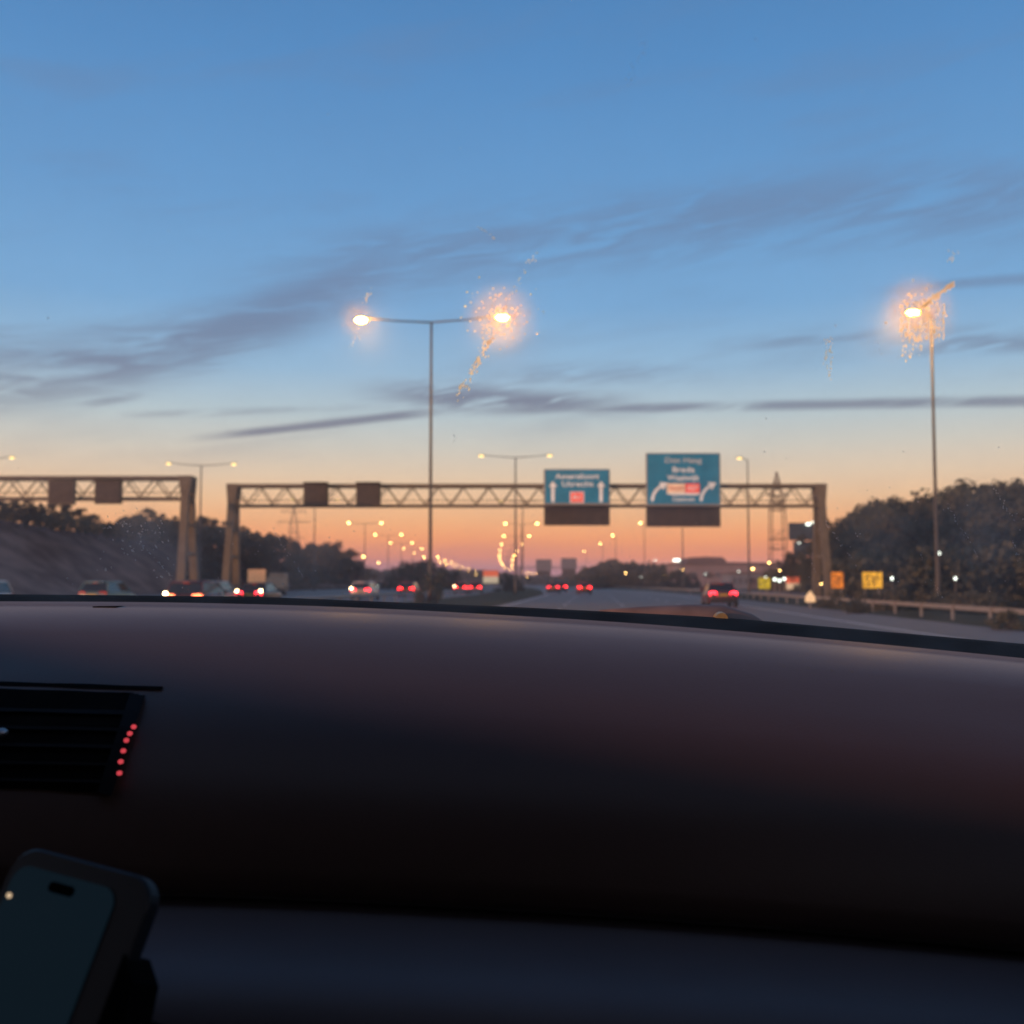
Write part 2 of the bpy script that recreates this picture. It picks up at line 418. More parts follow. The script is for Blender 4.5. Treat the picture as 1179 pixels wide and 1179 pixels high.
near2 = mast(HM, 4.05, (-1, 1), M['lamp']); mid2 = mast(HM, 4.05, (-1, 1), M['lampmid'], .13); far2 = mast(HM, 4.05, (-1, 1), M['lampfar'], .13)
dist2 = mast(HM, 4.05, (-1, 1), M['lampdist'], .13)
mid_used = []
def pick2(d):
    if d > 600: return copy_tree(dist2)
    if d > 230: return copy_tree(far2)
    if not mid_used: mid_used.append(1); return mid2
    return copy_tree(mid2)
def put(root, p, rz, label, group=None, cat='lamp mast'):
    root.location = p; root.rotation_euler[2] = rz; tag(root, label, cat, group); return root
# central row, two arms each
cd = [62, 130, 202, 280, 354, 430, 512, 610, 715, 830, 960, 1110, 1250, 1340, 1430, 1515, 1600, 1680, 1760, 1830]
for i, d in enumerate(cd):
    o = near2 if i == 0 else (far2 if i == 4 else (dist2 if i == 7 else pick2(d)))
    lab = ('tall lamp mast with two glowing orange lamps, its pole crossing before the gantry truss' if i == 0 else
           ('two-armed lamp mast glowing just behind the gantry, beside the smaller blue sign' if i == 1 else f'distant two-armed lit lamp mast, {ORD[i]} along the central reservation'))
    put(o, rd(d, -9.2, -.3), heading(d), lab, 'two-armed lamp masts along the central reservation')
# row of the opposite carriageway
row2 = [(139, 230), (200, 362), (277, 420), (345, 447), (415, 462), (490, 475), (560, 486), (640, 496), (730, 505), (820, 513), (920, 520), (1040, 528), (1150, 535), (1300, 543), (1450, 551)]
for i, (d, px) in enumerate(row2):
    o = pick2(d)
    lab = ('two-armed lamp mast with glowing lamps rising behind the end post of the brown sign gantry' if i == 0 else
           f'two-armed lamp mast, {ORD[i]} along the far opposite carriageway before the low trees')
    put(o, Vector((t_of(px, d) + (VPX - 589.5) / F * d, d, -.3)), .08, lab, 'two-armed lamp masts along the opposite carriageway')
p = at(12, 533, 132); o = copy_tree(mid2)
put(o, Vector((p.x - 3.9, 132, -.3)), 0, 'two-armed lamp mast above the earth bank, its lamp over the brown sign gantry', 'two-armed lamp masts along the opposite carriageway')
# verge row, one short arm to the road
one = mast(HM, .95, (-1,), M['lamp']); onem = mast(HM, .95, (-1,), M['lampmid'], .12); onef = mast(HM, .95, (-1,), M['lampfar'], .12)
vr = [(60.5, 1078.5), (132.6, 862), (205, 786), (277, 742), (350, 709), (425, 694), (525, 675)]
for i, (d, px) in enumerate(vr):
    o = (one, onem, None, onef)[i] if i in (0, 1, 3) else copy_tree(onem if i == 2 else onef)
    lab = ('tall single lamp mast with a glaring orange lamp, standing before the dark wood' if i == 0 else
           f'lamp mast with one lamp, {ORD[i]} along the verge' + (', rising behind the gantry truss' if i == 1 else (', hidden behind the larger blue sign' if i == 2 else '')))
    put(o, Vector(((px - 589.5) / F * d, d, -.3)), heading(d), lab, 'single-armed lamp masts along the verge')
# low street lamps off the motorway
post = empty('street_lamp', (0, 0, 0))
MB().tube([(0, 0, -.3), (0, 0, 7.7)], [.09, .05], 8).build('lamp_post', M['mast'], post, smooth=True)
MB().tube([(0, 0, 7.66), (0, -.5, 7.95)], .04, 6).build('arm', M['mast'], post)
b = MB(); b.ball((0, -.55, 7.88), (.28, .2, .12), 10, 6); b.build('bulb', M['lampfar'], post, smooth=True)
postw = copy_tree(post); postw.children[-1].data = postw.children[-1].data.copy()
for c in postw.children:
    if c.name.startswith('bulb'):
        c.data = c.data.copy(); c.data.materials.clear(); c.data.materials.append(M['lampwhite'])
lows = [(419, 641, 275, 0, 'above the dark trees left of the parallel carriageway'), (436, 648, 360, 0, 'between the white car and the low trees'), (421, 657, 590, 0, 'low over the pale car on the parallel road'),
        (463, 653, 450, 1, 'with a white lamp beside the round bush'), (672, 655, 500, 0, 'over the red-lit car ahead'), (694, 653, 460, 0, 'on the low green rise, nearer the far signs'),
        (706, 653, 460, 0, 'on the low green rise, nearer the long hall'), (754, 645, 320, 1, 'with a small white lamp at the foot of the long hall'), (850, 658, 300, 1, 'with a white lamp before the long hall'),
        (413, 661, 640, 0, 'smallest, at the foot of the dark trees'), (675, 663, 900, 0, 'lowest, right above the red-lit car roof'),
        (720, 660, 380, 0, 'before the low grey building, nearest the green rise'), (738, 664, 340, 1, 'low and white among the far verge bushes'), (764, 662, 330, 0, 'before the low grey building, nearest the long hall'), (786, 656, 300, 0, 'before the long hall wall at its near end'),
        (812, 661, 290, 1, 'small and white before the long hall, over the dark saloon'), (866, 655, 240, 0, 'above the blue-grey building'), (885, 648, 280, 0, 'beside the lattice pylon foot'), (478, 661, 520, 0, 'above the red estate car'),
        (505, 664, 560, 1, 'small and white low beyond the round bushes'), (548, 661, 640, 0, 'low beyond the red-lit saloon'), (607, 664, 600, 0, 'low beside the central bushes'), (897, 657, 200, 0, 'above the white work lights'), (944, 672, 110, 0, 'low at the foot of the gantry post')]
for i, (px, py, d, wh, lb) in enumerate(lows):
    src = postw if wh else post
    o = src if (px in (419, 463)) else copy_tree(src)
    p = at(px, py, d)
    put(o, Vector((p.x, d, p.z - 7.88)), 0, 'small lit street lamp ' + lb, 'street lamps off the motorway', 'street lamp')
# short park lights among the wood
pk = empty('park_light', (0, 0, 0))
MB().tube([(0, 0, -.3), (0, 0, 1.62)], [.06, .05], 8).build('lamp_post', M['mast'], pk)
MB().tube([(0, 0, 1.92), (0, 0, 2.0)], [.16, .10], 10).build('cap', M['mast'], pk)
MB().ball((0, 0, 1.76), (.085, .085, .10), 10, 7).build('bulb', M['lampwhite'], pk, smooth=True)
for i, (px, py, d, lb) in enumerate([(1081, 637, 66, 'bright white park light on a tall stem beside the glaring lamp mast'), (1027, 666, 70, 'small white park light at the wood edge between yellow board and mast'),
                                     (1100, 666, 70, 'small white park light at the wood edge, right of the mast foot')]):
    o = pk if i == 0 else copy_tree(pk)
    p = at(px, py, d); o.scale = (1, 1, 1)
    put(o, Vector((p.x, d, p.z - 1.76)), 0, lb, 'park lights at the wood edge', 'light')
    if p.z - 1.76 > .3:
        MB().tube([(0, 0, -(p.z - 1.76) - .3), (0, 0, .02)], [.08, .06], 8).build('lamp_stem', M['mast'], o)

# ------------------------------------------------------------------ gantries
def gantry(D, x0, x1, ztop, zbot, depth, n, label, colw=.27, ledge=True):
    """box-truss sign gantry between two A-shaped posts, in world X"""
    root = empty('sign_gantry', ((x0 + x1) / 2, D, 0), label=label, cat='gantry')
    h = (x1 - x0) / 2
    t = MB()
    for y in (-depth / 2, depth / 2):
        t.box((0, y, ztop - .11), (2 * h, .20, .22)); t.box((0, y, zbot + .08), (2 * h, .14, .16))
        for k in range(n):
            a = -h + 2 * h * k / n; c = -h + 2 * h * (k + 1) / n; mid = (a + c) / 2
            t.tube([(a, y, ztop - .2), (mid, y, zbot + .16)], .045 if y < 0 else .03, 6, False); t.tube([(mid, y, zbot + .16), (c, y, ztop - .2)], .045 if y < 0 else .03, 6, False)
    for k in range(n + 1):
        a = -h + 2 * h * k / n
        for z in (ztop - .11, zbot + .08): t.tube([(a, -depth / 2, z), (a, depth / 2, z)], .04, 6, False)
    t.build('truss', M['gantry'], root)
    MB().box((0, -depth / 2 - .06, zbot + .42), (2 * h - .6, .05, .05)).build('hand_rail', M['gantry'], root)
    for sx in (-1, 1):
        c = MB()
        for sy in (-1, 1):
            top = Vector((sx * (h + .12), sy * .35, ztop + .02)); bot = Vector((sx * (h + .25), sy * 1.7, -.4))
            def ring(p, ww, dd): return [p + Vector((a * ww, b * dd, 0)) for a, b in ((-1, -1), (1, -1), (1, 1), (-1, 1))]
            c.loft([ring(bot, colw * .95, .22), ring(bot.lerp(top, .55), colw * .8, .2), ring(bot.lerp(top, .84), colw * .85, .22), ring(top, colw * 1.45, .3)])
        for z in (1.2, 3.2, 5.0):
            k = z / ztop; yy = 1.7 + (.35 - 1.7) * k; c.box((sx * (h + .2), 0, z), (.2, 2 * yy - .2, .2))
        c.box((sx * (h + .12), 0, ztop - .5), (.5, .55, .85))
        c.build('gantry_post', M['gantry'], root)
    return root
xa = at(271.5, 570, 75.6).x; xb = at(941, 570, 75.6).x
zt, zb = at(600, 558, 75.6).z, at(600, 584, 75.6).z
gantry(75.6, xa, xb, zt, zb, 1.1, 23, 'long brown truss gantry spanning the road and carrying the blue signs')
x2 = at(214, 570, 68).x
gantry(68, x2 - 36, x2, at(100, 549, 68).z, at(100, 576, 68).z, 1.1, 20, 'brown truss gantry over the opposite carriageway with two dark matrix signs')

def matrix_sign(px, D, y0, y1, wpx, label, mat):
    a = at(px - wpx / 2, y0, D); b = at(px + wpx / 2, y1, D); W = b.x - a.x; H = a.z - b.z
    r = empty('matrix_sign', ((a.x + b.x) / 2, D, b.z), label=label, cat='matrix sign', group='unlit matrix signs on the gantries')
    MB().box((0, .16, H / 2), (W, .32, H)).build('housing', mat, r, bevel=.03)
    MB().box((0, -.012, H / 2), (W * .86, .024, H * .86)).build('screen', M['display'], r)
    for z, d in ((H + .02, 1),): MB().box((0, -.13, z), (W * 1.02, .34, .05)).build('hood', mat, r)
    MB().box((0, .42, H * .55), (W * .5, .22, .14)).build('bracket', M['gantry'], r)
matrix_sign(363.5, 74.55, 556, 583, 28, 'dark square matrix sign, nearer the gantry end post, flecked with grey', M['displayframe'])
matrix_sign(424, 74.55, 556, 583, 28, 'plain dark square matrix sign, nearer the tall lamp mast', M['displayframe'])
matrix_sign(70, 67, 552, 581, 30, 'brown matrix sign before dark trees, farther from the gantry end post', M['gantry'])
matrix_sign(124, 67, 552, 580, 30, 'dark brown matrix sign, nearest the end post of the opposite gantry', M['displayframe'])

def blue_sign(x0, y0, x1, y1, yd, D, label):
    a = at(x0, y0, D); b = at(x1, y1, D); W = b.x - a.x; H = a.z - b.z; zd = at(x0, yd, D).z - b.z
    r = empty('direction_sign', ((a.x + b.x) / 2, D, b.z), label=label, cat='road sign', group='blue direction signs on the gantry')
    MB().box((0, .06, H / 2), (W, .12, H)).build('sign_edge', M['signedge'], r, bevel=.03)
    MB().box((0, -.010, H / 2 + .02), (W - .18, .03, H - .16)).build('sign_face', M['signblue'], r)
    MB().box((0, -.30, -.02), (W + .02, .5, .10)).build('ledge', M['signedge'], r)
    MB().box((0, .22, zd / 2 - .06), (W - .05, .34, -zd - .02)).build('lower_display', M['display'], r)
    return r, W, H
def poly_part(name, pts, mat, parent, y=-.045):
    m = MB(); m.prism([(x, y, z) for x, z in pts], .014); return m.build(name, mat, parent)
def up_arrow(r, x, z0, z1):
    s = .13; poly_part('arrow', [(x - s / 1.2, z0), (x + s / 1.2, z0), (x + s / 1.2, z1 - .38), (x + .30, z1 - .38), (x, z1), (x - .30, z1 - .38), (x - s / 1.2, z1 - .38)], M['signwhite'], r)
def bend_arrow(r, x, z0, sc_=1.0):
    L = []; Rr = []
    for k in range(9):
        a = PI - k / 8 * math.radians(62); rad = 1.15 * sc_
        cx = x + rad; L.append((cx + (rad + .1) * math.cos(a), z0 + (rad + .1) * math.sin(a))); Rr.append((cx + (rad - .1) * math.cos(a), z0 + (rad - .1) * math.sin(a)))
    e = ((L[-1][0] + Rr[-1][0]) / 2, (L[-1][1] + Rr[-1][1]) / 2); a = math.radians(28)
    d = (math.cos(a), math.sin(a)); n = (-d[1], d[0])
    head = [(e[0] + n[0] * .30, e[1] + n[1] * .30), (e[0] + d[0] * .5, e[1] + d[1] * .5), (e[0] - n[0] * .30, e[1] - n[1] * .30)]
    m = MB()
    for k in range(8): m.prism([(L[k][0], -.045, L[k][1]), (L[k + 1][0], -.045, L[k + 1][1]), (Rr[k + 1][0], -.045, Rr[k + 1][1]), (Rr[k][0], -.045, Rr[k][1])], .014)
    m.prism([(p[0], -.047, p[1]) for p in head], .014)
    m.build('arrow', M['signwhite'], r)
DS = 74.55
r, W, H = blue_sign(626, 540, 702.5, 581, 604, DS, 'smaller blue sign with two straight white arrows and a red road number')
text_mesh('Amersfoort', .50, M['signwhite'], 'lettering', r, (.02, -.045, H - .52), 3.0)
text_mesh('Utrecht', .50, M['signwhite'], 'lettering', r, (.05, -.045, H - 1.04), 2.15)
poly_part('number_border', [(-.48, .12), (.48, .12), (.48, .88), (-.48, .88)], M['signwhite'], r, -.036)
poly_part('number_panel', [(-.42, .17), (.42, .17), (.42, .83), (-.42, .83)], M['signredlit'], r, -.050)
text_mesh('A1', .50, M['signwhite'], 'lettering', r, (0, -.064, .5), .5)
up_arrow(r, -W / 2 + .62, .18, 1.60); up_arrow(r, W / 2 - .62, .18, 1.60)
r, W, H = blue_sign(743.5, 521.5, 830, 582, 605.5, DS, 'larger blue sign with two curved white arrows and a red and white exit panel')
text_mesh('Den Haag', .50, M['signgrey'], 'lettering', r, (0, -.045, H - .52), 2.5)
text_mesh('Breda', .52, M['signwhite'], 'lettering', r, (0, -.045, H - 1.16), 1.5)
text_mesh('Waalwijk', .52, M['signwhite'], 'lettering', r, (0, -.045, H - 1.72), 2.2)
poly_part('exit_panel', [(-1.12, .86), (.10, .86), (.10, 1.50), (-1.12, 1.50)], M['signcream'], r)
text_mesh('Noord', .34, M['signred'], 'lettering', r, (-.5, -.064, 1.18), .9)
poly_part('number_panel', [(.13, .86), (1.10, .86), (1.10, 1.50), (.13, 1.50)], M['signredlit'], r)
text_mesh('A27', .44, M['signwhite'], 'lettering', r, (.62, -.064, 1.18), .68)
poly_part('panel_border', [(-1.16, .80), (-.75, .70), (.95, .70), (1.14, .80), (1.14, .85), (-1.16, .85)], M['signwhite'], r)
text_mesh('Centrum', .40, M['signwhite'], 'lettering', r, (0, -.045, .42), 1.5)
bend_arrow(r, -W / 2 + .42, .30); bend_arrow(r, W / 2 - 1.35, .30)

# far gantry with two sign backs
FD = 560
xg0, xg1 = at(598, 650, FD).x, at(672, 650, FD).x
M['gantryfar'] = M['gantry']
g2 = gantry(FD, xg0, xg1, 9.8, 8.4, 1.2, 8, 'far thin gantry over the road bend with two grey sign boards', .5)
M['farsign'] = surf('far_sign_board', (.17, .18, .21), .5, var=.12, scale=.6)
for (x0, y0, x1, y1, yd, lb) in ((617, 644, 635, 657, 663, 'small grey-blue board on the far gantry, above the string of lamps'), (646, 642.5, 664, 655, 665, 'small grey-blue board on the far gantry, nearer the car with red lights')):
    a = at(x0, y0, FD - 2); b = at(x1, y1, FD - 2); c = at(x1, yd, FD - 2)
    r = empty('direction_sign', ((a.x + b.x) / 2, FD - 2, b.z), label=lb, cat='road sign', group='distant sign boards')
    MB().box((0, 0, (a.z - b.z) / 2), (b.x - a.x, .3, a.z - b.z)).build('sign_face', M['farsign'], r)
    MB().box((0, .1, (c.z - b.z) / 2), (b.x - a.x - .8, .3, b.z - c.z - .1)).build('lower_display', M['display'], r)

# ------------------------------------------------------------------ vehicles
def paint(name, c): return surf('paint_' + name, c, .32, .25, var=.05, scale=2, spec=.6)
def make_car(kind, body, tail, ind=None, front=None):
    """kind: hatch / saloon / estate; +Y is forward"""
    root = empty('car', (0, 0, 0))
    L = {'hatch': 4.1, 'saloon': 4.5, 'estate': 4.6}[kind]; h = L / 2; belt = {'hatch': .95, 'saloon': .92, 'estate': .95}[kind]; top = {'hatch': 1.50, 'saloon': 1.43, 'estate': 1.52}[kind]
    st = [(-h, .70, .42, belt - .16), (-h + .08, .80, .30, belt - .04), (-h + .45, .88, .22, belt + .02), (-.6, .90, .20, belt + .01), (.5, .90, .20, belt - .02), (h - 1.0, .88, .20, belt - .09), (h - .35, .84, .24, belt - .20), (h - .06, .72, .30, belt - .32), (h, .60, .38, belt - .40)]
    b = MB()
    b.loft([[Vector((x * w_, y, z)) for x, z in ((-.90, zb_), (-1, zb_ + .16), (-1, zt_ - .17), (-.93, zt_ - .02), (-.80, zt_), (.80, zt_), (.93, zt_ - .02), (1, zt_ - .17), (1, zb_ + .16), (.90, zb_))] for y, w_, zb_, zt_ in st])
    b.build('body', body, root, smooth=True)
    rear = {'hatch': (-h + .10, -h + .55), 'saloon': (-h + .75, -h + 1.35), 'estate': (-h + .12, -h + .42)}[kind]
    fr = (h - 1.05, h - 1.85)
    def ring(y0, y1, wd, z): return [Vector((-wd, y0, z)), Vector((wd, y0, z)), Vector((wd, y1, z)), Vector((-wd, y1, z))]
    gl = MB(); gl.loft([ring(rear[0], fr[0], .80, belt - .02), ring(rear[1] - .1, fr[1] + .14, .655, top - .09)]); gl.build('window', M['carglass'], root)
    rf = MB(); rf.loft([ring(rear[1] - .13, fr[1] + .17, .665, top - .10), ring(rear[1] - .06, fr[1] + .02, .60, top - .02), ring(rear[1] + .15, fr[1] - .2, .48, top)]); rf.build('roof', body, root, smooth=True)
    for sx in (-1, 1):
        MB().tube([(sx * .79, rear[0] + .04, belt), (sx * .66, rear[1] - .07, top - .08)], .045, 6).build('rear_pillar', body, root)
        MB().tube([(sx * .80, fr[0] - .02, belt - .04), (sx * .66, fr[1] + .12, top - .08)], .035, 6).build('front_pillar', body, root)
        MB().ball((sx * .95, fr[0] - .45, belt + .06), (.11, .06, .08)).build('door_mirror', body, root, smooth=True)
        zt_ = belt - .14
        t = MB(); yb = -h - .012
        t.prism([(sx * .36, yb + .010, zt_ - .14), (sx * .77, yb + .055, zt_ - .16), (sx * .80, yb + .08, zt_ + .07), (sx * .68, yb + .04, zt_ + .12), (sx * .40, yb + .012, zt_ + .09)], .05)
        t.build('tail_light', tail, root)
        hl = MB(); hl.ball((sx * .62, h - .13, .62), (.17, .12, .08)); hl.build('headlight', front or M['rim'], root, smooth=True)
        MB().ball((sx * .62, -h - .005, .40), (.09, .03, .04)).build('reflector', M['tailorange'] if False else M['signred'], root)
        for y in (-h + .78, h - .85):
            wheel = MB(); wheel.tube([(sx * .70, y, .31), (sx * .74, y, .31), (sx * .88, y, .31), (sx * .91, y, .31)], [.29, .32, .32, .28], 18)
            wo_ = wheel.build('wheel', M['tyre'], root)
            MB().tube([(sx * .89, y, .31), (sx * .925, y, .31)], [.20, .17], 12).build('rim', M['rim'], wo_)
    if ind is not None:
        for sx in ind: MB().ball((sx * .74, -h - .01, belt + .0), (.09, .04, .08)).build('indicator_light', M['indicator'], root)
    MB().box((0, -h - .01, .40), (1.5, .16, .20)).build('rear_bumper', M['tyre'], root, bevel=.03)
    MB().box((0, -h - .012, belt - .22), (.50, .02, .11)).build('number_plate', M['plate'], root)
    MB().box((0, rear[1] - .16, top - .10), (.26, .05, .025)).build('brake_light', M['signred'], root)
    return root
def place(o, px, D, label, group='cars driving along the motorway', cat='car', turn=0, z=0, half=2.1):
    a_ = heading(D) + turn; o.location = Vector(((px - 589.5) / F * D, D, z)) + (Vector((-math.sin(a_), math.cos(a_), 0)) * half); o.rotation_euler[2] = a_; tag(o, label, cat, group); return o
dk = paint('charcoal', (.03, .03, .033)); sv = paint('silver', (.30, .31, .33)); gn = paint('pale_green', (.13, .22, .21)); wh = paint('white', (.55, .54, .52)); rdp = paint('red', (.22, .02, .02)); bl = paint('black', (.012, .012, .014)); br = paint('maroon', (.09, .03, .03))
place(make_car('saloon', br, M['tail']), 832, 64, 'dark saloon with bright red tail lights, alone on the road before the verge')
place(make_car('hatch', br, M['tailorange'], (-1,)), 211, 46, 'dark maroon hatchback with orange-red tail lights and one glaring yellow light')
place(make_car('estate', sv, M['signred']), 233, 62, 'silver estate car beside the dark maroon hatchback')
place(make_car('saloon', dk, M['tail'], (-1, 1)), 288, 66, 'dark saloon with pinkish red tail lights in front of the tan panel')
place(make_car('hatch', wh, M['tail'], (-1,)), 415, 90, 'pale hatchback with pink tail lights beside the dark trees')
place(make_car('estate', rdp, M['tailfar']), 468, 112, 'red estate car with wide red lights below the round bush')
place(make_car('hatch', rdp, M['tailfar'], (-1,)), 530, 140, 'red-lit small hatchback with one white light, beside the red-over-cream panel')
place(make_car('saloon', rdp, M['tailfar']), 547, 148, 'red-lit saloon just before the red-over-cream panel')
place(make_car('hatch', gn, M['signred']), 107, 60, 'pale green unlit hatchback below the earth bank')
place(make_car('hatch', br, M['tail']), 637, 146, 'dark hatchback with dim red lights, farther from the lamp masts ahead')
place(make_car('saloon', dk, M['tailfar']), 646.5, 172, 'small dark saloon with red lights, partly behind the dim-lit hatchback')
place(make_car('hatch', rdp, M['tailfar']), 673, 134, 'red hatchback with strong red lights below the far sign boards')
place(make_car('estate', wh, M['signred'], None, M['lampwhite']), -4, 50, 'white estate car cut by the picture edge below the earth bank', turn=PI)
# oncoming headlights by the dark trees
place(make_car('hatch', dk, M['signred'], None, M['lampwhite']), 441, 250, 'oncoming dark car with two white headlights beside the pale hatchback', turn=PI)

def lorry(px, D, W, H, z0, bodym, topm, label, cat, topshare, turn=0):
    root = empty('lorry', (0, 0, 0)); L = 7.0
    hb = H * (1 - topshare)
    MB().box((0, L / 2, z0 + hb / 2), (W, L, hb), 0).build('cargo_box', bodym, root, bevel=.04)
    if topshare: MB().box((0, L / 2, z0 + hb + H * topshare / 2 + .003), (W - .01, L - .01, H * topshare)).build('upper_panel', topm, root)
    MB().box((0, -.03, z0 + H * .45), (.05, .05, H * .8)).build('door_seam', M['steel'], root)
    MB().box((0, L / 2, z0 - .18), (W * .5, L, .3)).build('chassis', M['tyre'], root)
    MB().box((0, L + .9, z0 + .75), (W * .95, 1.6, 2.0)).build('driver_cab', bodym, root, bevel=.08)
    MB().box((0, -.05, z0 - .32), (W * .9, .12, .14)).build('rear_bumper', M['tyre'], root)
    for sx in (-1, 1):
        MB().box((sx * W * .40, -.13, z0 - .30), (.26, .05, .12)).build('tail_light', M['signred'], root)
        for y in (1.4, 2.5, L + .7):
            wo_ = MB().tube([(sx * W * .30, y, .45), (sx * W * .49, y, .45)], [.45, .45], 16).build('wheel', M['tyre'], root)
            MB().tube([(sx * W * .485, y, .45), (sx * W * .50, y, .45)], [.25, .22], 12).build('rim', M['rim'], wo_)
    return place(root, px, D, label, 'lorries and vans', cat, turn, 0, 0)
lorry(297, 118, 1.9, 1.2, .75, M['tan'], M['tan'], 'small flat-backed van behind the dark saloon under the gantry end', 'van', 0)
def panel(px, D, y0, y1, wpx, lower, upper, share, label):  # emission added; the panels stand in for bright vehicle rears
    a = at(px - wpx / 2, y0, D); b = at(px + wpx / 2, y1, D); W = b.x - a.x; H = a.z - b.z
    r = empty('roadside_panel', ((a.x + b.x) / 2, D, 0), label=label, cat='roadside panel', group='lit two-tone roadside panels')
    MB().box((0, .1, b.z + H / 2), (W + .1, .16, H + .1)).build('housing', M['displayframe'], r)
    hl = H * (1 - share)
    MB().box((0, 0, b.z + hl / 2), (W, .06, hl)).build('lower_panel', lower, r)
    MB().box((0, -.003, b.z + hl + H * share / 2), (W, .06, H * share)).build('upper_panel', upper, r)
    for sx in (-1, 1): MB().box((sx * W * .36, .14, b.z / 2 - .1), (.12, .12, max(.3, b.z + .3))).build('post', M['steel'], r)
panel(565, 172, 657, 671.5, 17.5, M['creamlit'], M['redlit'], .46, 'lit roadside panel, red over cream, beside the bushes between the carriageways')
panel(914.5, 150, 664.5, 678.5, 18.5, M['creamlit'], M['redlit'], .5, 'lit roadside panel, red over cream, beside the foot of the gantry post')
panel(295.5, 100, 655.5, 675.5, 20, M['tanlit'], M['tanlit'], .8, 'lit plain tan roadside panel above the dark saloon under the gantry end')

# ------------------------------------------------------------------ boards with added glow, marker, totem
def board(px, py, D, W, H, mat, label, inner):
    p = at(px, py, D)
    r = empty('message_board', (p.x, D, 0), label=label, cat='message board', group='glowing message boards by the verge')
    z = p.z
    MB().box((0, .06, z), (W + .12, .10, H + .12)).build('housing', M['displayframe'], r)
    MB().box((0, 0, z), (W, .03, H)).build('lit_panel', mat, r)  # glow added; stands in for headlight thrown back by reflective boards
    if inner:
        m = MB(); 
        for q, (dx, dz) in enumerate(((-.26, .2), (.0, .2), (.2, .2), (-.26, -.02), (.05, -.02), (-.2, -.24), (.1, -.24))): m.box((dx * W, -.025, dz * H), (W * .15, .012, H * .10))
        for v in m.v: v.z += z
        m.build('lettering', M['displayframe'], r)
    for sx in (-1, 1):
        MB().box((sx * W * .35, .14, (z + H / 2) / 2 - .15), (.09, .09, z + H / 2 + .3)).build('post', M['steel'], r)
board(880, 671.5, 120, 1.25, 1.15, M['yellowdim'], 'small lemon-yellow glowing board beside the red-over-cream panel', True)
board(964, 668, 72, .78, 1.05, M['amber'], 'narrow orange glowing board behind the guard rail', True)
board(1004.5, 668, 72, 1.28, 1.05, M['yellow'], 'wide yellow glowing board behind the guard rail', True)
# pale marker at the rail
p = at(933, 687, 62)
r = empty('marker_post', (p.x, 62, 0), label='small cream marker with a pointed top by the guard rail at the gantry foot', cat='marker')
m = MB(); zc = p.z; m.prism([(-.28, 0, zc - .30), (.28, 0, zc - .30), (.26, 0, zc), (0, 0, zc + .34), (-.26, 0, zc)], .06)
m.build('marker_board', M['markerlit'], r)  # emission added to a reflective marker that has no lamp
MB().box((0, .1, (zc - .2) / 2 - .1), (.08, .08, zc + .2)).build('post', M['steel'], r)
# dark totem board with floodlights
p0 = at(908, 602, 160); p1 = at(936, 622, 160)
r = empty('totem_board', ((p0.x + p1.x) / 2, 160, 0), label='tall dark blue-grey totem board with white floodlights at the wood end', cat='billboard')
W = p1.x - p0.x
M['totem'] = surf('totem_panel', (.05, .065, .085), .45, var=.2, scale=.7)
MB().box((0, 0, (p0.z + p1.z) / 2), (W, .4, p0.z - p1.z)).build('panel', M['totem'], r)
zl = at(918, 640, 160).z
MB().box((.3, 0, (p1.z + zl) / 2 - .06), (W * .8, .36, p1.z - zl - .25)).build('lower_panel', M['totem'], r)
MB().box((.2, .1, zl / 2 - .1), (.5, .4, zl + .2)).build('post', M['steel'], r)
for q, (px, py, sx) in enumerate(((930.5, 603.5, .34), (936, 601.5, .26), (922, 625, .36))):
    p = at(px, py, 159)
    MB().ball((p.x - r.location.x, -1.0, p.z), (sx, .15, sx * .55 if q < 2 else .14), 12, 7).build('floodlight', M['lampwhite'], r, smooth=True)
# cluster of work lights beside the lorry
wl = empty('work_light', (0, 0, 0))
MB().tube([(0, 0, -.3), (0, 0, 1.55)], .05, 8).build('post', M['steel'], wl)
MB().box((0, .12, 1.78), (.42, .12, .42)).build('housing', M['tyre'], wl)
MB().ball((0, 0, 1.78), (.17, .08, .17), 12, 7).build('bulb', M['lampwhite'], wl, smooth=True)
for i, (px, py, lb) in enumerate(((881.5, 665.5, 'above the lemon-yellow board'), (892, 667, 'second from the lemon-yellow board'), (897.5, 668.5, 'lowest of the four by the red-over-cream panel'), (903, 666.5, 'touching the red-over-cream panel'))):
    o = wl if i == 0 else copy_tree(wl); p = at(px, py, 128)
    put(o, Vector((p.x, 128, p.z - 1.78)), 0, 'white work light on a post, ' + lb, 'white work lights beside the panel', 'work light')

# ------------------------------------------------------------------ long hall, pylons
x0 = at(776, 650, 360).x; x1 = at(905, 650, 360).x
r = empty('long_hall', ((x0 + x1) / 2, 360, 0), label='long low grey-purple hall with a shallow arched roof beyond the road', cat='hall')
M['hall'] = surf('hall_wall', (.24, .20, .22), .7, var=.1, scale=.1); M['hallroof'] = surf('hall_roof', (.14, .11, .115), .8, var=.12, scale=.1)
hw = (x1 - x0) / 2; ze = at(800, 650, 360).z; zr = at(830, 641, 360).z
MB().box((0, 9, ze / 2), (2 * hw, 18, ze)).build('wall', M['hall'], r)
m = MB(); prof = [(-hw - .6, ze), (-hw - .6, ze + .5), (-hw * .80, ze + .6), (-hw * .74, zr - .3), (-hw * .45, zr), (-hw * .12, zr - .2), (-hw * .06, ze + .8), (hw + .6, ze + .5), (hw + .6, ze)]
m.prism([(x, -.6, z + .01) for x, z in prof], 19.4); m.build('roof', M['hallroof'], r)
M['hallwin'] = surf('hall_window', (.10, .11, .14), .3, var=.2, scale=1)
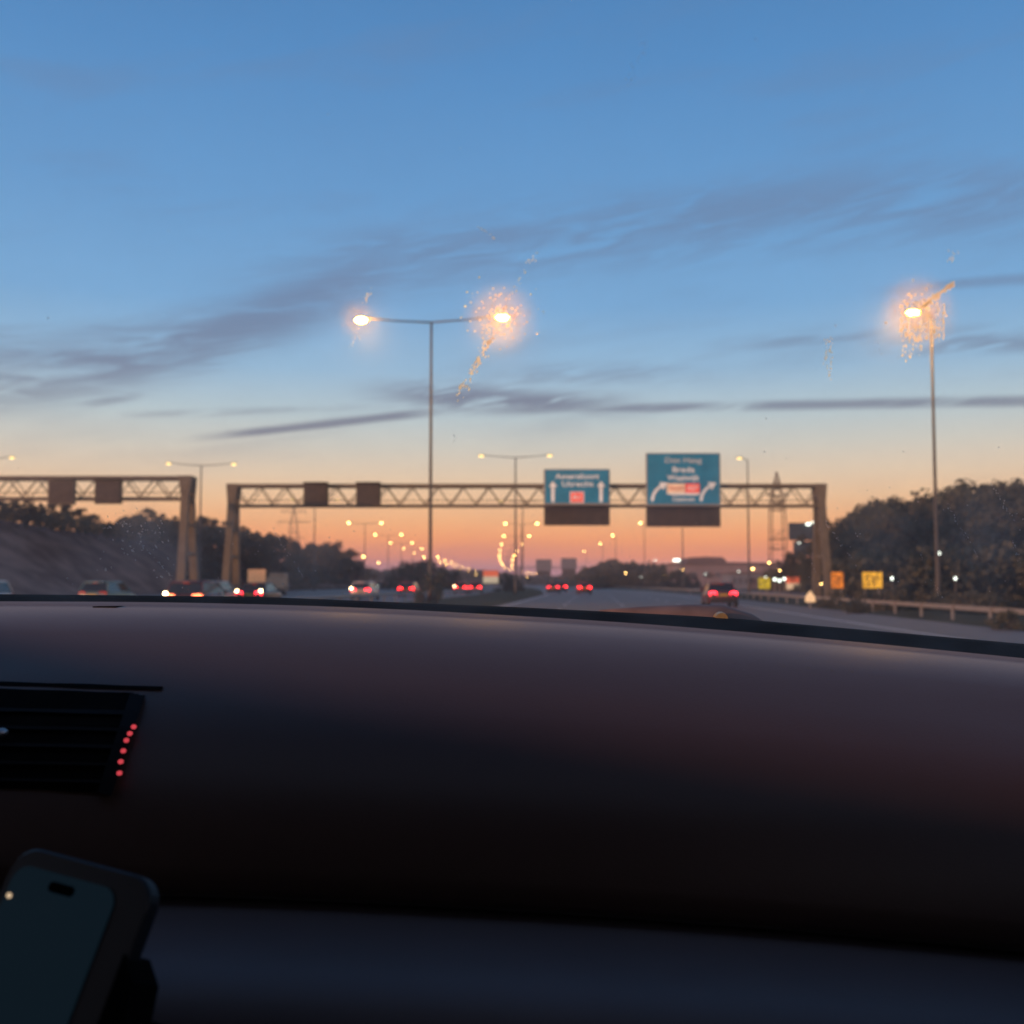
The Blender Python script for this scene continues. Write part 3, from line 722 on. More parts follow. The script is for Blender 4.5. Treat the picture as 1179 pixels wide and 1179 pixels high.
for k in range(9):
    MB().box((-hw + 2.4 + k * (2 * hw - 4.8) / 8, -.03, ze * .55), (2.0, .08, 1.4)).build('window', M['hallwin'], r)
pp = at(779, 645, 358); MB().box((pp.x - r.location.x, -2.0, pp.z), (2.2, .3, .8)).build('floodlight', M['lampwhite'], r)
def shed(x0_, x1_, ytop, D, label, wallm, nw):
    a = at(x0_, ytop, D); b = at(x1_, ytop, D); r = empty('flat_roofed_building', ((a.x + b.x) / 2, D, 0), label=label, cat='building', group='flat-roofed buildings beyond the road'); hw_ = (b.x - a.x) / 2
    MB().box((0, 6, a.z / 2), (2 * hw_, 12, a.z)).build('wall', wallm, r)
    MB().box((0, 6, a.z + .2), (2 * hw_ + .6, 12.6, .4)).build('roof', M['hallroof'], r)
    for k in range(nw): MB().box((-hw_ + hw_ * 2 * (k + .5) / nw, -.04, a.z * .55), (hw_ * 1.1 / nw, .08, 1.2)).build('window', M['hallwin'], r)
    MB().box((hw_ * .5, -.04, 1.3), (1.4, .08, 2.6)).build('door', M['hallroof'], r)
M['bluewall'] = surf('blue_grey_wall', (.16, .19, .25), .6, var=.1, scale=.2)
shed(842, 876, 661, 250, 'low blue-grey building below the long hall, beside the dark saloon', M['bluewall'], 5)
shed(716, 768, 655, 430, 'low grey building above the far verge bushes', M['hall'], 6)
shed(876, 906, 651, 300, 'grey building between the long hall and the totem board', M['hall'], 4)
def pylon(px, D, ytop, w0, arms, label, rr):
    zt_ = at(px, ytop, D).z
    r = empty('power_pylon', ((px - 589.5) / F * D, D, 0), label=label, cat='pylon', group=None)
    m = MB(); waist = .52
    def half(z):
        k = z / zt_
        return w0 * (1 - .16 * k / .72) if k < .72 else max(.02, w0 * .84 * (1 - (k - .72) / .28) ** .9)
    zs = [zt_ * k / 12 for k in range(13)]
    for sx in (-1, 1):
        for sy in (-1, 1): m.tube([(sx * half(z), sy * half(z), z - (.3 if z == 0 else 0)) for z in zs], rr, 5)
    for i in range(2, 12, 3):
        a, b_ = zs[i], zs[i + 1]
        for sy in (-1, 1):
            m.tube([(-half(a), sy * half(a), a), (half(b_), sy * half(b_), b_)], rr * .3, 4); m.tube([(half(a), sy * half(a), a), (-half(b_), sy * half(b_), b_)], rr * .3, 4)
            m.tube([(-half(a), sy * half(a), a), (half(a), sy * half(a), a)], rr * .7, 4)
    m.build('lattice_tower', M['pylon'], r)
    for k, aw in arms:
        z = zt_ * k; c = MB()
        for sy in (-1, 1):
            c.tube([(-aw, 0, z), (0, sy * half(z), z - .3), (aw, 0, z)], rr * .8, 4); 
        c.tube([(-aw, 0, z), (0, 0, z + zt_ * .045), (aw, 0, z)], rr * .6, 4); c.build('cross_arm', M['pylon'], r)
    return r
pylon(895.5, 287, 543, 2.0, ((.80, 3.0), (.34, 1.9), (.74, 2.2), (.86, 1.6)), 'brown lattice pylon standing behind the gantry truss beside the totem board', .15)
pylon(338, 620, 583, 2.6, ((.93, 7.5), (.80, 9.5), (.60, 5)), 'faint lattice pylon above the low trees, seen under the gantry', .16)

# ------------------------------------------------------------------ trees
def leaf_cloud(m, clumps, nper, size, rng):
    for c, rad in clumps:
        for _ in range(nper):
            d = Vector((rng.gauss(0, 1), rng.gauss(0, 1), rng.gauss(0, 1))).normalized() * (rng.random() ** .45)
            p = c + Vector((d.x * rad, d.y * rad, d.z * rad * .85))
            a = Vector((rng.uniform(-1, 1), rng.uniform(-1, 1), rng.uniform(-.7, .7))).normalized(); b = a.orthogonal().normalized(); b.rotate(Matrix.Rotation(rng.uniform(0, PI), 3, a))
            s = size * rng.uniform(.55, 1.3)
            m.add([p - a * s, p - b * s * .55, p + a * s, p + b * s * .55], [(0, 1, 2, 3)])
def tree_variant(seed, mat, H=10.0, W=3.6, low=.12, nper=70, nc=46, size=.24, pointy=0):
    rng = random.Random(seed)
    root = empty('broadleaf_tree', (0, 0, 0))
    tr = MB(); limbs = []
    bend = [Vector((rng.uniform(-.3, .3) * k, rng.uniform(-.3, .3) * k, H * .16 * k)) for k in range(6)]; bend[0].z = -.6
    tr.tube(bend, [.26, .21, .17, .13, .09, .04], 8)
    for k in range(9):
        st = bend[1 + k % 4]; a = rng.uniform(0, 2 * PI); ln = W * rng.uniform(.5, .85)
        mid = st + Vector((math.cos(a) * ln * .5, math.sin(a) * ln * .5, H * .08)); en = st + Vector((math.cos(a) * ln, math.sin(a) * ln, H * rng.uniform(.12, .28))); en.z = min(en.z, H * .82)
        tr.tube([st, mid, en], [.09, .06, .02], 5, False); limbs.append(en)
    tr.build('trunk', M['bark'], root, smooth=True)
    cl_ = [(e, rng.uniform(.7, 1.1) * W * .3) for e in limbs]
    for _ in range(nc):
        k = rng.random(); z = low + (1 - low) * k
        wr = W * (math.sin(PI * min(1, (z * .93 + .10))) ** .62) * (1 - pointy * k * .6)
        a = rng.uniform(0, 2 * PI); rr = wr * math.sqrt(rng.random()) * .9
        cl_.append((Vector((math.cos(a) * rr, math.sin(a) * rr, z * H * .93)), W * rng.uniform(.15, .32)))
    m = MB(); leaf_cloud(m, cl_, nper, size, rng); m.build('crown', mat, root)
    return root
TV = [tree_variant(1, M['leaf_a']), tree_variant(2, M['leaf_b'], W=3.9), tree_variant(3, M['leaf_c'], W=3.3, pointy=.5), tree_variant(4, M['leaf_a'], W=4.2, low=.08, nc=54), tree_variant(5, M['leaf_c'], W=3.6, low=.06)]
used = [0] * 5
def tree(px, D, ytop, zbase, label, group, wid=1.0, kinds=(0, 1, 2, 3, 4), x=None):
    k = R.choice(kinds); o = TV[k] if not used[k] else copy_tree(TV[k]); used[k] += 1
    p = at(px, ytop, D); H = p.z - zbase
    o.location = (p.x if x is None else x, D, zbase); s = H / 9.7
    o.scale = (s * wid, s * wid, s); o.rotation_euler[2] = R.uniform(0, 6.28)
    tag(o, label, 'tree', group); return o
# wood at the right
skyR = [(930, 606), (945, 600), (965, 590), (1000, 577), (1030, 571), (1070, 564), (1100, 557), (1140, 553), (1179, 553), (1400, 546)]
rows = [(118, 952, 1330, 27, 0, 'back row'), (104, 968, 1330, 33, 5, 'middle row'), (90, 984, 1300, 40, 14, 'front row')]
for D, xs, xe, stp, drop, rn in rows:
    px = xs; i = 0
    while px < xe:
        y = interp(skyR, px) + drop + R.uniform(-2.5, 5)
        q = R.choice(['dark round-crowned', 'dense olive', 'blue-green']) if False else None
        word = ORD[i] if i < len(ORD) else 'last'
        tree(px + R.uniform(-5, 5), D + R.uniform(-4, 4), y, -.3, f'{word} dark broadleaf tree of the wood, counted from the gantry post, {rn}', 'trees of the dark wood', R.uniform(.85, 1.1))
        px += stp; i += 1
tree(909, 152, 634, -.3, 'small dark tree in front of the totem board foot', 'trees of the dark wood', .9)
tree(938, 140, 618, -.3, 'dark tree directly behind the gantry post at the wood end', 'trees of the dark wood', .8)
tree(922, 150, 636, -.3, 'low dark tree between the totem board and the gantry post', 'trees of the dark wood', .9)
# trees on and beyond the embankment
skyL = [(-40, 574), (0, 577), (30, 575), (60, 578), (88, 581), (104, 588), (118, 598), (132, 606), (146, 594), (170, 587), (188, 592), (205, 595), (232, 593), (243, 593), (256, 604), (272, 608), (284, 604), (298, 613), (312, 613), (326, 618), (345, 625), (358, 623), (372, 620), (390, 622), (402, 634), (412, 645), (422, 657)]
i = 0; px = -34
while px < 424:
    D = 66 * F / (VPX - px) + R.uniform(-3, 6)
    y = interp(skyL, px) + R.uniform(-3, 3)
    zb_ = bankz(min(D, 359), .72) - .4 if D < 300 else -.3
    if px > 330: zb_ = -.3; D += 20
    word = ORD[i] if i < len(ORD) else 'last'
    tree(px, D, y, zb_, f'{word} dark tree along the top of the earth bank, counted towards the road', 'dark trees along the earth bank', R.uniform(1.0, 1.5) if px < 250 else R.uniform(.75, 1.0))
    px += R.uniform(13, 18); i += 1
m = MB(); rg = random.Random(21)
while len(m.f) < 6000:
    D = rg.uniform(185, 330); k = rg.random() * .75 
    if noise.noise(Vector((D * .06, k * 5, 11))) + rg.uniform(-.25, .25) < .05: continue
    p = rd(D, -54 - 22 * k, bankz(D, k) + rg.uniform(0, .55) * (.4 + 1.2 * max(0, noise.noise(Vector((D * .15, k * 9, 4))))))
    a = Vector((rg.uniform(-1, 1), rg.uniform(-1, 1), rg.uniform(.1, 1.2))).normalized(); b = a.orthogonal().normalized(); q_ = rg.uniform(.18, .5)
    m.add([p - a * q_, p - b * q_ * .5, p + a * q_, p + b * q_ * .5], [(0, 1, 2, 3)])
M['scrub'] = leafmat('scrub', (.07, .058, .040), (.17, .13, .09))
tag(m.build('scrub', M['scrub']), kind='stuff')
# shrubs on the slope of the bank and at the central bushes
def shrub_variant(seed, mat):
    rng = random.Random(seed); root = empty('shrub', (0, 0, 0))
    s = MB()
    for k in range(6):
        a = rng.uniform(0, 6.28); s.tube([(0, 0, -.2), (math.cos(a) * .35, math.sin(a) * .35, .8), (math.cos(a) * .75, math.sin(a) * .75, 1.5)], [.05, .035, .012], 5)
    s.build('stem', M['bark'], root)
    cl_ = [(Vector((rng.gauss(0, .62), rng.gauss(0, .62), rng.uniform(.25, 1.65))), rng.uniform(.28, .5)) for _ in range(16)]
    m = MB(); leaf_cloud(m, cl_, 60, .12, rng); m.build('foliage', mat, root); return root
SV = [shrub_variant(11, M['leaf_a']), shrub_variant(12, M['leaf_b']), shrub_variant(13, M['leaf_c'])]
su = [0] * 3
def shrub(x, D, z, H, wid, label, group):
    k = R.randrange(3); o = SV[k] if not su[k] else copy_tree(SV[k]); su[k] += 1
    o.location = (x, D, z); s = H / 2.0; o.scale = (s * wid, s * wid, s); o.rotation_euler[2] = R.uniform(0, 6.28); tag(o, label, 'shrub', group)
i = 0
for px in range(222, 420, 9):
    k = R.uniform(.15, .55); t = -54 - 22 * k
    D = -t * F / (VPX - px)
    z = bankz(D, k) if D < 360 else -.3
    D = min(D, 330); x = (px - 589.5) / F * D
    zz = bankz(D, k) - .2
    shrub(x, D, zz, R.uniform(3.2, 5.2), R.uniform(1.1, 1.5), f'{ORD[i]} dusky shrub on the bank slope, counted from the gantry posts', 'shrubs on the bank slope'); i += 1
for i, (px, D, ytop, wd, lb) in enumerate([(462, 205, 651, 1.0, 'dark round bush behind the red estate car'), (476, 200, 645, 1.0, 'tallest dark bush at the foot of the tall lamp mast'), (490, 204, 644, 1.0, 'dark bush just right of the tall lamp mast pole'),
                                        (504, 210, 649, 1.0, 'dark bush sloping down from the tall lamp mast'), (516, 225, 655, 1.0, 'low dark bush under the row of small lamps'), (583, 180, 658, .9, 'dark bush beyond the red-over-cream panel'), (595, 190, 663, .9, 'low dark bush before the string of lamps'),
                                        (448, 230, 659, 1.0, 'low dark bush beside the oncoming headlights'), (492, 58, 655, .62, 'slim dark bush hiding the foot of the tall lamp mast')]):
    p = at(px, ytop, D); shrub(p.x, D, -.2, p.z + .2, wd, lb, 'bushes between the carriageways')
i = 0
for px in range(968, 1190, 15):
    D = R.uniform(50, 64); p = at(px + R.uniform(-5, 5), R.uniform(676, 690), D)
    shrub(p.x, D, -.35, max(.9, p.z + .35), R.uniform(1.0, 1.5), f'{ORD[i]} low shrub behind the guard rail, counted from the gantry post', 'low shrubs behind the guard rail'); i += 1
p = at(1158, 706, 33); shrub(p.x, 33, -.25, .85, 1.2, 'small black-looking shrub on the verge in front of the guard rail', 'low shrubs behind the guard rail')
i = 0
for px in range(688, 800, 9):
    D = R.uniform(255, 330); p = at(px, R.uniform(655, 664), D)
    shrub(p.x, D, -.3, p.z + .3, R.uniform(1.1, 1.5), f'{ORD[i]} dark green bush on the far verge, counted from the red hatchback', 'bushes on the far verge'); i += 1

# far woods that read as one mass
def woods(name, D0, D1, top, n, mat, size, seed, floor=-.2):
    rng = random.Random(seed); m = MB(); x0_, x1_ = top[0][0], top[-1][0]
    for _ in range(n):
        px = rng.uniform(x0_, x1_); D = rng.uniform(D0, D1); hh = at(px, interp(top, px), D).z
        lump = noise.noise(Vector((px * .09, D * .02, seed))) * .22 + noise.noise(Vector((px * .35, 3, seed))) * .14
        z = floor + (hh * (1 + lump * (.35 if floor > 0 else 1)) - floor) * (rng.random() ** .6); p = Vector(((px - 589.5) / F * D, D, z))
        a = Vector((rng.uniform(-1, 1), rng.uniform(-.4, .4), rng.uniform(-1, 1))).normalized(); b = a.orthogonal().normalized(); b.rotate(Matrix.Rotation(rng.uniform(0, PI), 3, a)); s = size * rng.uniform(.6, 1.4)
        m.add([p - a * s, p - b * s * .6, p + a * s, p + b * s * .6], [(0, 1, 2, 3)])
    return tag(m.build(name, mat), kind='stuff')
woods('far_woods', 640, 760, [(405, 655), (440, 657), (480, 655), (530, 657), (570, 659), (600, 664), (640, 664), (700, 660)], 9000, M['leaf_c'], 1.1, 3)
woods('hillside_woods', 400, 470, [(655, 668), (672, 656), (690, 650), (705, 647), (740, 650), (790, 653), (850, 655), (905, 654)], 9000, M['leaf_a'], .8, 4)
woods('bank_woods', 330, 400, [(330, 634), (370, 632), (400, 642), (425, 660)], 3500, M['leaf_c'], .7, 5)
woods('verge_woods', 170, 230, [(880, 660), (910, 655), (940, 645), (960, 640)], 3000, M['leaf_b'], .45, 6)
woods('wood_undergrowth', 84, 112, [(948, 655), (980, 640), (1060, 630), (1200, 625), (1420, 620)], 14000, M['leaf_a'], .30, 8)
woods('bank_growth', 126, 150, [(-160, 583), (0, 585), (60, 590), (120, 606)], 2600, M['leaf_a'], .34, 9, 7.6)
woods('bank_growth', 150, 215, [(120, 606), (150, 598), (210, 602), (270, 612), (330, 622)], 5200, M['leaf_c'], .42, 10, 7.0)

# ------------------------------------------------------------------ evening haze
mh, nth, outh = newmat('haze_air')
pv = nth.nodes.new('ShaderNodeVolumePrincipled'); pv.inputs['Color'].default_value = (.92, .88, .90, 1); pv.inputs['Density'].default_value = HAZE; pv.inputs['Anisotropy'].default_value = .2
nth.links.new(pv.outputs[0], outh.inputs['Volume'])
hz = MB().box((0, 890, 29), (3600, 2060, 62.6)).build('haze', mh); tag(hz, kind='stuff')

# ------------------------------------------------------------------ the car we sit in
car = empty('car_interior', (0, 0, 0), label='dark dashboard and windscreen of the car the picture is taken from', cat='car interior')
def plast(name, c, rough, spec=.5, bump=.25):
    m = surf(name, c, rough, 0, .12, 3, 0, None, spec)
    nt_ = m.node_tree; b = [n for n in nt_.nodes if n.type == 'BSDF_PRINCIPLED'][0]; tc_ = [n for n in nt_.nodes if n.type == 'TEX_COORD'][0]
    n = nt_.nodes.new('ShaderNodeTexNoise'); n.inputs['Scale'].default_value = 700; n.inputs['Detail'].default_value = 2
    nt_.links.new(tc_.outputs['Object'], n.inputs['Vector'])
    bp = nt_.nodes.new('ShaderNodeBump'); bp.inputs['Strength'].default_value = bump; bp.inputs['Distance'].default_value = .0006
    nt_.links.new(n.outputs['Fac'], bp.inputs['Height']); nt_.links.new(bp.outputs['Normal'], b.inputs['Normal'])
    return m
M['dash'] = plast('dash_plastic', (.058, .033, .026), .42, .26)
_b = [n for n in M['dash'].node_tree.nodes if n.type == 'BSDF_PRINCIPLED'][0]
_b.inputs['Sheen Weight'].default_value = .15; _b.inputs['Sheen Roughness'].default_value = .3; _b.inputs['Sheen Tint'].default_value = (.80, .90, 1, 1)
M['glovebox'] = plast('glovebox_plastic', (.10, .085, .09), .5, .4)
M['trim'] = plast('dark_trim', (.004, .004, .005), .7, .08)
M['cabin'] = surf('cabin_lining', (.02, .02, .022), .95, var=.2, scale=5, spec=.1)
TT = [(-1.2, -.0160), (-.49, -.0174), (-.24, -.0190), (.009, -.031), (.2, -.044), (.49, -.0714), (.75, -.098)]
TTs = lambda x: sum(interp(TT, x + d) for d in (-.12, -.06, 0, .06, .12)) / 5
PROF = [(1.09, -.012), (1.062, -.003), (1.05, 0), (1.036, .0005), (1.026, -.003), (1.0, -.0045), (.96, -.012), (.92, -.022), (.88, -.0345), (.84, -.0485), (.80, -.0645), (.77, -.079), (.748, -.0945), (.730, -.114), (.718, -.137), (.712, -.158), (.711, -.171), (.722, -.180), (.76, -.186), (.80, -.19)]
GPROF = [(.80, -.1845), (.72, -.1838), (.66, -.1838), (.62, -.1850), (.602, -.1885), (.590, -.195), (.582, -.206), (.576, -.225), (.571, -.27), (.575, -.36), (.60, -.5)]
def dash(x, i, P=None):
    y, p = (P or PROF)[i]; return Vector((x, y - .03 * (x / .6) ** 2 * (1 if y > .9 else .3), CZ + TTs(x) + p))
m = MB(); xs = [-1.15 + 1.85 * k / 46 for k in range(47)]
vs = [dash(x, i) for i in range(len(PROF)) for x in xs]; n = len(xs)
m.add(vs, [(i * n + k, i * n + k + 1, (i + 1) * n + k + 1, (i + 1) * n + k) for i in range(len(PROF) - 1) for k in range(n - 1)])
dashboard = m.build('dashboard', M['dash'], car, smooth=True)
m = MB(); vs = [dash(x, i, GPROF) for i in range(len(GPROF)) for x in xs]
m.add(vs, [(i * n + k, i * n + k + 1, (i + 1) * n + k + 1, (i + 1) * n + k) for i in range(len(GPROF) - 1) for k in range(n - 1)])
m.build('glovebox', M['glovebox'], car, smooth=True)
def dash_hit(px, py, lift=.004):
    """where a line of sight meets the dashboard's near face"""
    u, f, w_ = ray(px, py); best = None
    for i in range(8, 17):
        ya, yb = PROF[i][0], PROF[i + 1][0]
        for q in range(24):
            y = ya + (yb - ya) * q / 24; pz = PROF[i][1] + (PROF[i + 1][1] - PROF[i][1]) * q / 24
            x = u / f * y; z = CZ + TTs(x) + pz; e = abs(CZ + w_ / f * y - z)
            if best is None or e < best[0]: best = (e, Vector((x, y, z)))
    d = Vector((u, f, w_)).normalized()
    return best[1] - d * lift
def plate(name, pxs, mat, lift, thick, parent, sub=6):
    """a panel lying on the dashboard with the given outline corners (4), following its curve"""
    (a, b, c, d) = pxs; m = MB(); vs = []; bk = []
    for j in range(sub + 1):
        for i in range(sub + 1):
            s, t = i / sub, j / sub
            x = (a[0] * (1 - s) + b[0] * s) * (1 - t) + (d[0] * (1 - s) + c[0] * s) * t; y = (a[1] * (1 - s) + b[1] * s) * (1 - t) + (d[1] * (1 - s) + c[1] * s) * t
            vs.append(dash_hit(x, y, lift)); bk.append(dash_hit(x, y, lift - thick))
    n = sub + 1; N = n * n
    fs = [(j * n + i, j * n + i + 1, (j + 1) * n + i + 1, (j + 1) * n + i) for j in range(sub) for i in range(sub)]
    rim_ = [i for i in range(n)] + [j * n + sub for j in range(1, n)] + [sub * n + i for i in range(sub - 1, -1, -1)] + [j * n for j in range(sub - 1, 0, -1)]
    fs2 = [tuple(x + N for x in f[::-1]) for f in fs] + [(rim_[k], rim_[k] + N, rim_[(k + 1) % len(rim_)] + N, rim_[(k + 1) % len(rim_)]) for k in range(len(rim_))]
    m.add(vs + bk, fs + fs2); return m.build(name, mat, parent)
vent = plate('air_vent', [(-80, 790), (150, 797), (112, 912), (-80, 905)], M['black'], .004, .006, dashboard)
for k in range(5):
    y = 815 + k * 20; xr = 146 - k * 7
    plate('slat', [(-80, y - 2), (xr, y + 3), (xr - 1, y + 7), (-80, y + 2)], M['trim'], .009, .006, vent, 4)
plate('vent_surround', [(150, 797), (167, 801), (128, 916), (112, 912)], M['trim'], .010, .008, vent)
plate('shadow_gap', [(-80, 782), (188, 790), (186, 794), (-80, 787)], M['black'], .0035, .004, dashboard)
MB().ball(dash_hit(1, 843, .016), (.0045, .006, .0028), 10, 7).build('vent_knob', M['rim'], vent, smooth=True)
for px, py in ((154, 837), (149.5, 844), (145.5, 853), (142, 864), (139, 877), (137.5, 890)):
    MB().ball(dash_hit(px, py, .012), (.0019, .002, .0016), 10, 7).build('indicator_led', M['led'], vent, smooth=True)
# black cowl between dash and bonnet, bonnet, wiper pivot
CW = [(-1.35, -.012), (-.61, -.0134), (-.30, -.0165), (.011, -.029), (.25, -.041), (.61, -.0725), (1.0, -.11)]
m = MB(); rr = []
for k in range(41):
    x = -1.2 + 2.1 * k / 40; z = CZ + interp(CW, x)
    rr.append([Vector((x * .93, 1.10, z - .075)), Vector((x * .95, 1.20, z - .03)), Vector((x, 1.29, z - .003)), Vector((x, 1.31, z)), Vector((x, 1.34, z - .004)), Vector((x, 1.40, z - .05)), Vector((x, 1.40, z - .12)), Vector((x * .93, 1.10, z - .12))])
m.loft(rr); m.build('cowl', M['black'], car, smooth=True)
m = MB(); vs = []
for j in range(9):
    for k in range(17):
        x = -1.3 + 2.2 * k / 16; y = 1.42 + 1.0 * j / 8
        vs.append(Vector((x, y, CZ - .13 - .06 * j / 8 - .16 * (j / 8) ** 3 - .05 * ((x + .2) / 1.1) ** 4 - .05 * max(0, x))))
m.add(vs, [(j * 17 + k, j * 17 + k + 1, (j + 1) * 17 + k + 1, (j + 1) * 17 + k) for j in range(8) for k in range(16)])
m.build('bonnet', surf('bonnet_paint', (.02, .02, .025), .4, .3, .1, 3), car, smooth=True)
M['wiper'] = surf('wiper_arm', (.15, .105, .09), .7, var=.25, scale=30)
wp = [at(690, 707, 1.345), at(740, 709.5, 1.345), at(790, 712.5, 1.345), at(830, 716, 1.345), at(862, 722, 1.345), at(900, 732, 1.345)]
MB().tube(wp, [.005, .012, .0175, .021, .0165, .005], 12).build('wiper_arm', M['wiper'], car, smooth=True)
q = at(829, 712.5, 1.318); MB().tube([q, q + Vector((0, -.012, 0))], [.0088, .0075], 14).build('wiper_nut', surf('brass_nut', (.55, .38, .12), .35, .5, .3, 60), car)
_x = at(127, 695, 1.01).x
MB().box((_x, 1.005, CZ + TTs(_x) - .0042), (.021, .02, .0022)).build('defroster_slot', M['black'], dashboard)
# roof, pillars, doors and seats close the cabin behind the lens
c_ = MB(); c_.box((-.28, -.49, CZ + .365), (1.75, 1.92, .03)); c_.build('roof', M['cabin'], car)
for sx, x in ((-1, -1.14), (1, .60)):
    MB().tube([(x, 1.12, CZ - .08), (x * .97, .44, CZ + .35)], .03, 8).build('windscreen_pillar', M['cabin'], car)
    tz = CZ + (.045 if sx < 0 else -.045)  # unseen left sill raised to cast the shadow edge across the dashboard
    MB().box((x, -.2, (tz + CZ - .80) / 2), (.05, 2.4, tz - CZ + .80)).build('door_panel', M['cabin'], car)
    MB().box((x, -.62, CZ + .15), (.06, .14, .5)).build('door_pillar', M['cabin'], car)
MB().box((-.28, -1.42, CZ - .15), (1.7, .05, 1.2)).build('rear_panel', M['cabin'], car)
MB().box((-.28, -.2, CZ - .80), (1.7, 2.4, .04)).build('cabin_floor', M['cabin'], car)
MB().box((.02, -.42, CZ - .18), (.5, .16, .75)).build('seat_back', M['cabin'], car, bevel=.05)
MB().box((-.62, -.42, CZ - .18), (.5, .16, .75)).build('seat_back', M['cabin'], car, bevel=.05)
# windscreen: thin clear pane with a faint film of grime
WB = (1.135, CZ - .10); WT = (.47, CZ + .345)
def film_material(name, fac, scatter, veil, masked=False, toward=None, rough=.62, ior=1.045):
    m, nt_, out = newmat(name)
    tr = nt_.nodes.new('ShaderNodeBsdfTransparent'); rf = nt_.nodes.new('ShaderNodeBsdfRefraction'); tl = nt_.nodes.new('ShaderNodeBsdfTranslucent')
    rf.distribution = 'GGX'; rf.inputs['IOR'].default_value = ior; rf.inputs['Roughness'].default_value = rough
    if scatter > .9: rf.inputs['Color'].default_value = (1, .66, .30, 1) if masked else (1, .82, .58, 1)   # dust-brown tint, put in to turn the lamp halos amber
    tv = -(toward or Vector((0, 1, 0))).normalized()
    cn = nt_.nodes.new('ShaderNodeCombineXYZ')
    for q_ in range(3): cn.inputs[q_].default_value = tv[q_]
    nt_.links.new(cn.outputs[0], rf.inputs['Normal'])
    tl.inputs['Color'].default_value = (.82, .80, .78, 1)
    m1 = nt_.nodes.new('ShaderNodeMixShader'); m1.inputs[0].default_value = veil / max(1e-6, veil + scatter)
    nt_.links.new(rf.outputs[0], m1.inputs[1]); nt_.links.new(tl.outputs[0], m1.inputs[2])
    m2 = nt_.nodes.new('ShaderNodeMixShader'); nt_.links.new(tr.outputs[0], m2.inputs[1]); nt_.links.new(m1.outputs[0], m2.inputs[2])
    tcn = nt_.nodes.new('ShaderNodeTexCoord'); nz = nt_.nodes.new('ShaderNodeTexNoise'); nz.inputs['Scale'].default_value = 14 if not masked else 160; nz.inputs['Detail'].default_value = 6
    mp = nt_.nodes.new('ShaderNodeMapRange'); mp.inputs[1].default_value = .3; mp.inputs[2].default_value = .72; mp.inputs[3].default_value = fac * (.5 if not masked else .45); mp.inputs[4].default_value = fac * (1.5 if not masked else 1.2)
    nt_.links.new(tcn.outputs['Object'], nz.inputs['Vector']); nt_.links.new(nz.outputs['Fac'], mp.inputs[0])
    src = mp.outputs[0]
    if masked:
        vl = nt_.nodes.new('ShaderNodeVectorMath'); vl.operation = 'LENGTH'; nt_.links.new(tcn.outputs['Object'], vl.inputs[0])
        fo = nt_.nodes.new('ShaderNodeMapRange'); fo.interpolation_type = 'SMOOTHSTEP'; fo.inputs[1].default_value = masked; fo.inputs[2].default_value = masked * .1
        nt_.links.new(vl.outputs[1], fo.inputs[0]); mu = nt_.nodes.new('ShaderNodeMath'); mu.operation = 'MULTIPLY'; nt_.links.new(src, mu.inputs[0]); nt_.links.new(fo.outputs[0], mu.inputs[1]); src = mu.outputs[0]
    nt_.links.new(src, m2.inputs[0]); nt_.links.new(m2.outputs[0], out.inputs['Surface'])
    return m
def wpt(px, py, lift=.0):
    """point of the windscreen on a line of sight"""
    u, f, w_ = ray(px, py); k = (WT[1] - WB[1]) / (WT[0] - WB[0])
    s = (WB[1] - CZ - k * WB[0]) / (w_ - k * f)
    s *= 1 - lift
    return Vector((u * s, f * s, CZ + w_ * s))
m = MB(); vs = []
for j in range(9):
    for k in range(17):
        t = j / 8; x = -1.13 + 1.72 * k / 16; vs.append(Vector((x, WB[0] + (WT[0] - WB[0]) * t, WB[1] + (WT[1] - WB[1]) * t)))
m.add(vs, [(j * 17 + k, j * 17 + k + 1, (j + 1) * 17 + k + 1, (j + 1) * 17 + k) for j in range(8) for k in range(16)])
ws = m.build('windscreen', film_material('windscreen_film', .075, .3, .7), car)
# dried splashes, wiper streaks and specks on the glass
def speck(m, px, py, r, elong=1, ang=0, lift=.004):
    c = wpt(px, py, lift); r *= .74; nv = R.randrange(6, 9); a0 = R.uniform(0, 6)
    vs = []
    for k in range(nv):
        a = a0 + 2 * PI * k / nv; rr_ = r * R.uniform(.7, 1.25); dx = math.cos(a) * rr_ * elong; dz = math.sin(a) * rr_
        vs.append(c + Vector((dx * math.cos(ang) - dz * math.sin(ang), 0, dx * math.sin(ang) + dz * math.cos(ang))))
    m.add(vs, [tuple(range(nv))])
sp = MB()
for _ in range(60): speck(sp, R.uniform(60, 420), R.uniform(590, 690), R.uniform(.0004, .0011))
for _ in range(40): speck(sp, R.gauss(150, 22), R.gauss(625, 18), R.uniform(.0004, .0013), R.uniform(1, 2.5), R.uniform(-1.4, -.4))
for _ in range(40): speck(sp, R.uniform(930, 1179), R.uniform(560, 700), R.uniform(.0004, .0010))
for _ in range(60): speck(sp, R.uniform(420, 930), R.uniform(600, 690), R.uniform(.0003, .0007))
for _ in range(40): speck(sp, R.uniform(0, 1179), R.uniform(0, 690), R.uniform(.0003, .0007))
def streak(m, x0, y0, x1, y1, n, jit, r0, r1):
    ang = math.atan2(-(y1 - y0), x1 - x0)
    for k in range(n):
        s = R.random(); speck(m, x0 + (x1 - x0) * s + R.gauss(0, jit), y0 + (y1 - y0) * s + R.gauss(0, jit), R.uniform(r0, r1), R.uniform(1, 2.6), ang)
